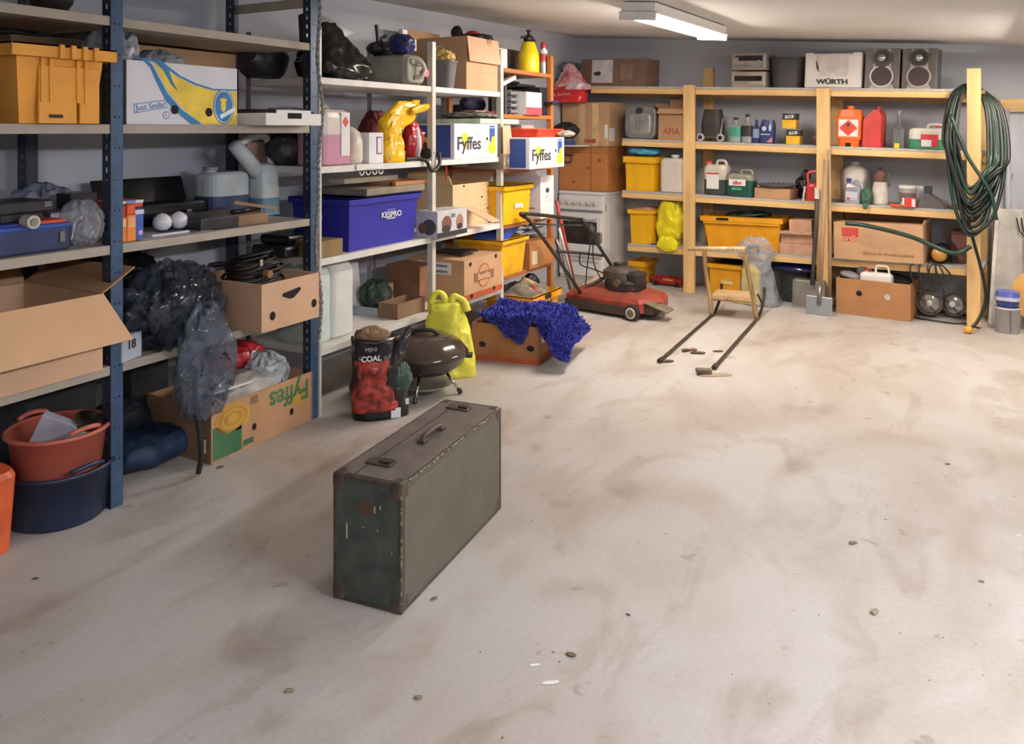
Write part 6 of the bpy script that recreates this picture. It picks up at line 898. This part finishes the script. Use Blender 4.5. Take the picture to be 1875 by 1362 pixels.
# ------------------------------------------------------------------ kick sled
SB = M('#a08258', .6, var=.25, sc=25, kind='wood'); SI = M('#4a3b30', .55, .3, var=.2)
fL, fR = Vector(flo(1303, 580)), Vector(flo(1385, 588)); bL, bR = Vector(flo(1212, 661)), Vector(flo(1311, 673))
s = T('kick_sled', 'old wooden kick sled with long iron runners standing on the open floor', 'sled', tuple((fL+fR)/2)); o_ = Vector(s.location)
def sp(px, py, base): k = (base-Vector((0, 0, 0))); r_ = ray(px); kk = base.dot(Vector((FW[0], FW[1], 0))); return Vector((r_[0]*kk, r_[1]*kk, H+(CY-py)/FPX*kk))-o_
FWv = Vector((FW[0], FW[1], 0))
for nm, F_, B_2, tpx, tip in (('runner', fL, bL, (1297, 462), (1321, 552)), ('runner', fR, bR, (1367, 462), (1402, 558))):
    fwd = (F_-B_2).normalized(); e1 = F_+fwd*.25; ob('runner', tube(smo([tuple(B_2-o_+Vector((0, 0, .012))), tuple((B_2+F_)/2-o_+Vector((0, 0, .012))), tuple(F_-o_+Vector((0, 0, .012))), tuple(F_+fwd*.18-o_+Vector((0, 0, .03))), tuple(F_+fwd*.34-o_+Vector((0, 0, .12))), tuple(F_+fwd*.36-o_+Vector((0, 0, .2)))], 6), .011, 8), SI, s, smooth=True)
    ob('runner_heel', tube([tuple(B_2-o_+Vector((0, 0, .014))), tuple(B_2-o_-fwd*.06+Vector((0, 0, .014)))], .016, 8), SI, s)
tL, tR = sp(1290, 458, fL+FWv*.0), sp(1360, 458, fR)
ob('upright', tube(smo([tuple(fL-o_+Vector((0, 0, .02))), tuple(sp(1298, 530, fL)), tuple(sp(1291, 490, fL)), tuple(tL)]), .018, 8, rr=None), SB, s, smooth=True); ob('upright', tube(smo([tuple(fR-o_+Vector((0, 0, .02))), tuple(sp(1376, 530, fR)), tuple(sp(1368, 490, fR)), tuple(tR)]), .018, 8), SB, s, smooth=True)
hd = (tR-tL).normalized(); ob('push_bar', tube([tuple(tL-hd*.13+Vector((0, 0, .012))), tuple(tR+hd*.02+Vector((0, 0, .012)))], .017, 12), M('#cdb48c', .5, var=.15, sc=30), s, smooth=True)
sL, sR = sp(1301, 540, fL), sp(1377, 545, fR); sd = (sR-sL); fwd = (fL-bL).normalized()
seat = ob('seat', mesh([tuple(sL), tuple(sR), tuple(sR+fwd*.26), tuple(sL+fwd*.26), tuple(sL-Vector((0, 0, .02))), tuple(sR-Vector((0, 0, .02))), tuple(sR+fwd*.26-Vector((0, 0, .02))), tuple(sL+fwd*.26-Vector((0, 0, .02)))], [(0, 1, 2, 3), (7, 6, 5, 4), (0, 4, 5, 1), (1, 5, 6, 2), (2, 6, 7, 3), (3, 7, 4, 0)]), M('#d0ae84', .6, kind='wood'), s)
ob('cross_slat', tube([tuple(sL-Vector((0, 0, .025))), tuple(sR-Vector((0, 0, .025)))], .016, 8), SB, s)
for F_, S_ in ((fL, sL), (fR, sR)): ob('seat_stay', tube(smo([tuple(S_+fwd*.24-Vector((0, 0, .015))), tuple(F_+fwd*.25-o_+Vector((0, 0, .08))), tuple(F_+fwd*.14-o_+Vector((0, 0, .03)))]), .008, 8), SI, s, smooth=True)
# ------------------------------------------------------------------ debris on the floor
def chunk(name, label, cat, px, py, w_, d_, h_, mt, rz=0., seed=1): q = T(name, label, cat, flo(px, py), YAW+rz); ob('piece', crump(w_, d_, h_, seed, .2, nu=20, nv=8), mt, q); return q
q = T('brick_shard', 'small grey block lying on a flat piece in front of the right sled runner', 'block', flo(1302, 688), YAW+.1); ob('flat_piece', loft([(0, .1, .03, 3), (.008, .09, .026, 3)]), M('#a8987c', .8), q, (.03, -.0, 0)); ob('block', box(.09, .05, .025, .004), M('#6d6257', .8, var=.2, sc=40), q, (-.035, .03, .009), (0, .05, -.1))
chunk('bark_piece', 'dark bark piece between the sled runners, leftmost of the litter', 'bark', 1255, 644, .06, .03, .02, M('#5a4636', .9), .3, 3); chunk('bark_piece', 'longer dark bark piece between the sled runners', 'bark', 1278, 648, .1, .025, .016, M('#5a4636', .9), -.1, 5); chunk('bark_piece', 'reddish crumb of bark between the two dark pieces', 'bark', 1269, 642, .05, .03, .016, M('#8a5c42', .9), 0, 7); chunk('bark_piece', 'thin bark splinter beside the right runner', 'bark', 1315, 644, .07, .02, .01, M('#6a4c3a', .9), .1, 9); chunk('bark_piece', 'bark crumbs at the tip of the left sled runner', 'bark', 1222, 663, .08, .03, .014, M('#5c4636', .9), .2, 11)
for k, (px, py, w_, c_, lb) in enumerate(((1204, 1103-0, .0, '', ''),)): pass
for px, py, w_, col, lb in ((1562, 995, .03, '#86756c', 'small brown wood chip on the pale floor right of centre'), (1601, 1122, .034, '#a0947e', 'olive-brown chip on the floor at lower right'), (1046, 1200, .028, '#77664f', 'brown leaf scrap on the floor right below the suitcase'), (1150, 1126, .014, '#4c463e', 'tiny dark pebble right of the suitcase'), (795, 1097, .024, '#7a6c5c', 'brown scrap lying just beside the suitcase base'), (766, 1278, .022, '#8d7a68', 'small brown scrap near the bottom of the picture'), (530, 1266, .026, '#96866f', 'pale brown scrap on the floor at lower left'), (1797, 1065, .018, '#8c7570', 'small brown chip near the right edge'), (65, 1060, .02, '#6b6058', 'dark chip on the floor in front of the tubs'), (404, 856, .03, '#7a5c48', 'reddish crumb in front of the lettered fruit box'), (1735, 850, .02, '#80706a', 'small dark chip on the right part of the floor')): chunk('floor_chip', lb, 'chip', px, py, w_, w_*.55, w_*.25, M(col, .9), random.uniform(-.6, .6), px % 17)
for px, py, w_, lb in ((1008, 1250, .045, 'white paint flake on the floor near the bottom middle'), (978, 1218, .03, 'thin white flake just above the larger paint flake'), (1866, 981, .02, 'cream flake at the right edge of the floor')): chunk('paint_flake', lb, 'flake', px, py, w_, w_*.3, .003, M('#eeece8', .7), .15, px % 13)
rnd = random.Random(99); dv = []; df = []
for k in range(420):
    x = rnd.uniform(-2.6, 2.2); y = rnd.uniform(.9, 7.); s_ = rnd.uniform(.0015, .006)*(1.3 if rnd.random() < .1 else .8); a = rnd.uniform(0, PI); c, sn = math.cos(a)*s_, math.sin(a)*s_; n0 = len(dv)
    dv += [(x-c, y-sn, .0005), (x+sn*.5, y-c*.5, .0005), (x+c, y+sn, .0005), (x-sn*.5, y+c*.5, .0005), (x, y, .0025)]; df += [(n0, n0+1, n0+4), (n0+1, n0+2, n0+4), (n0+2, n0+3, n0+4), (n0+3, n0, n0+4)]
prop(ob('floor_grit', mesh(dv, df), M('#7d6c5e', .9)), 'scattered dark grit and crumbs over the concrete floor', 'grit', kind='stuff')
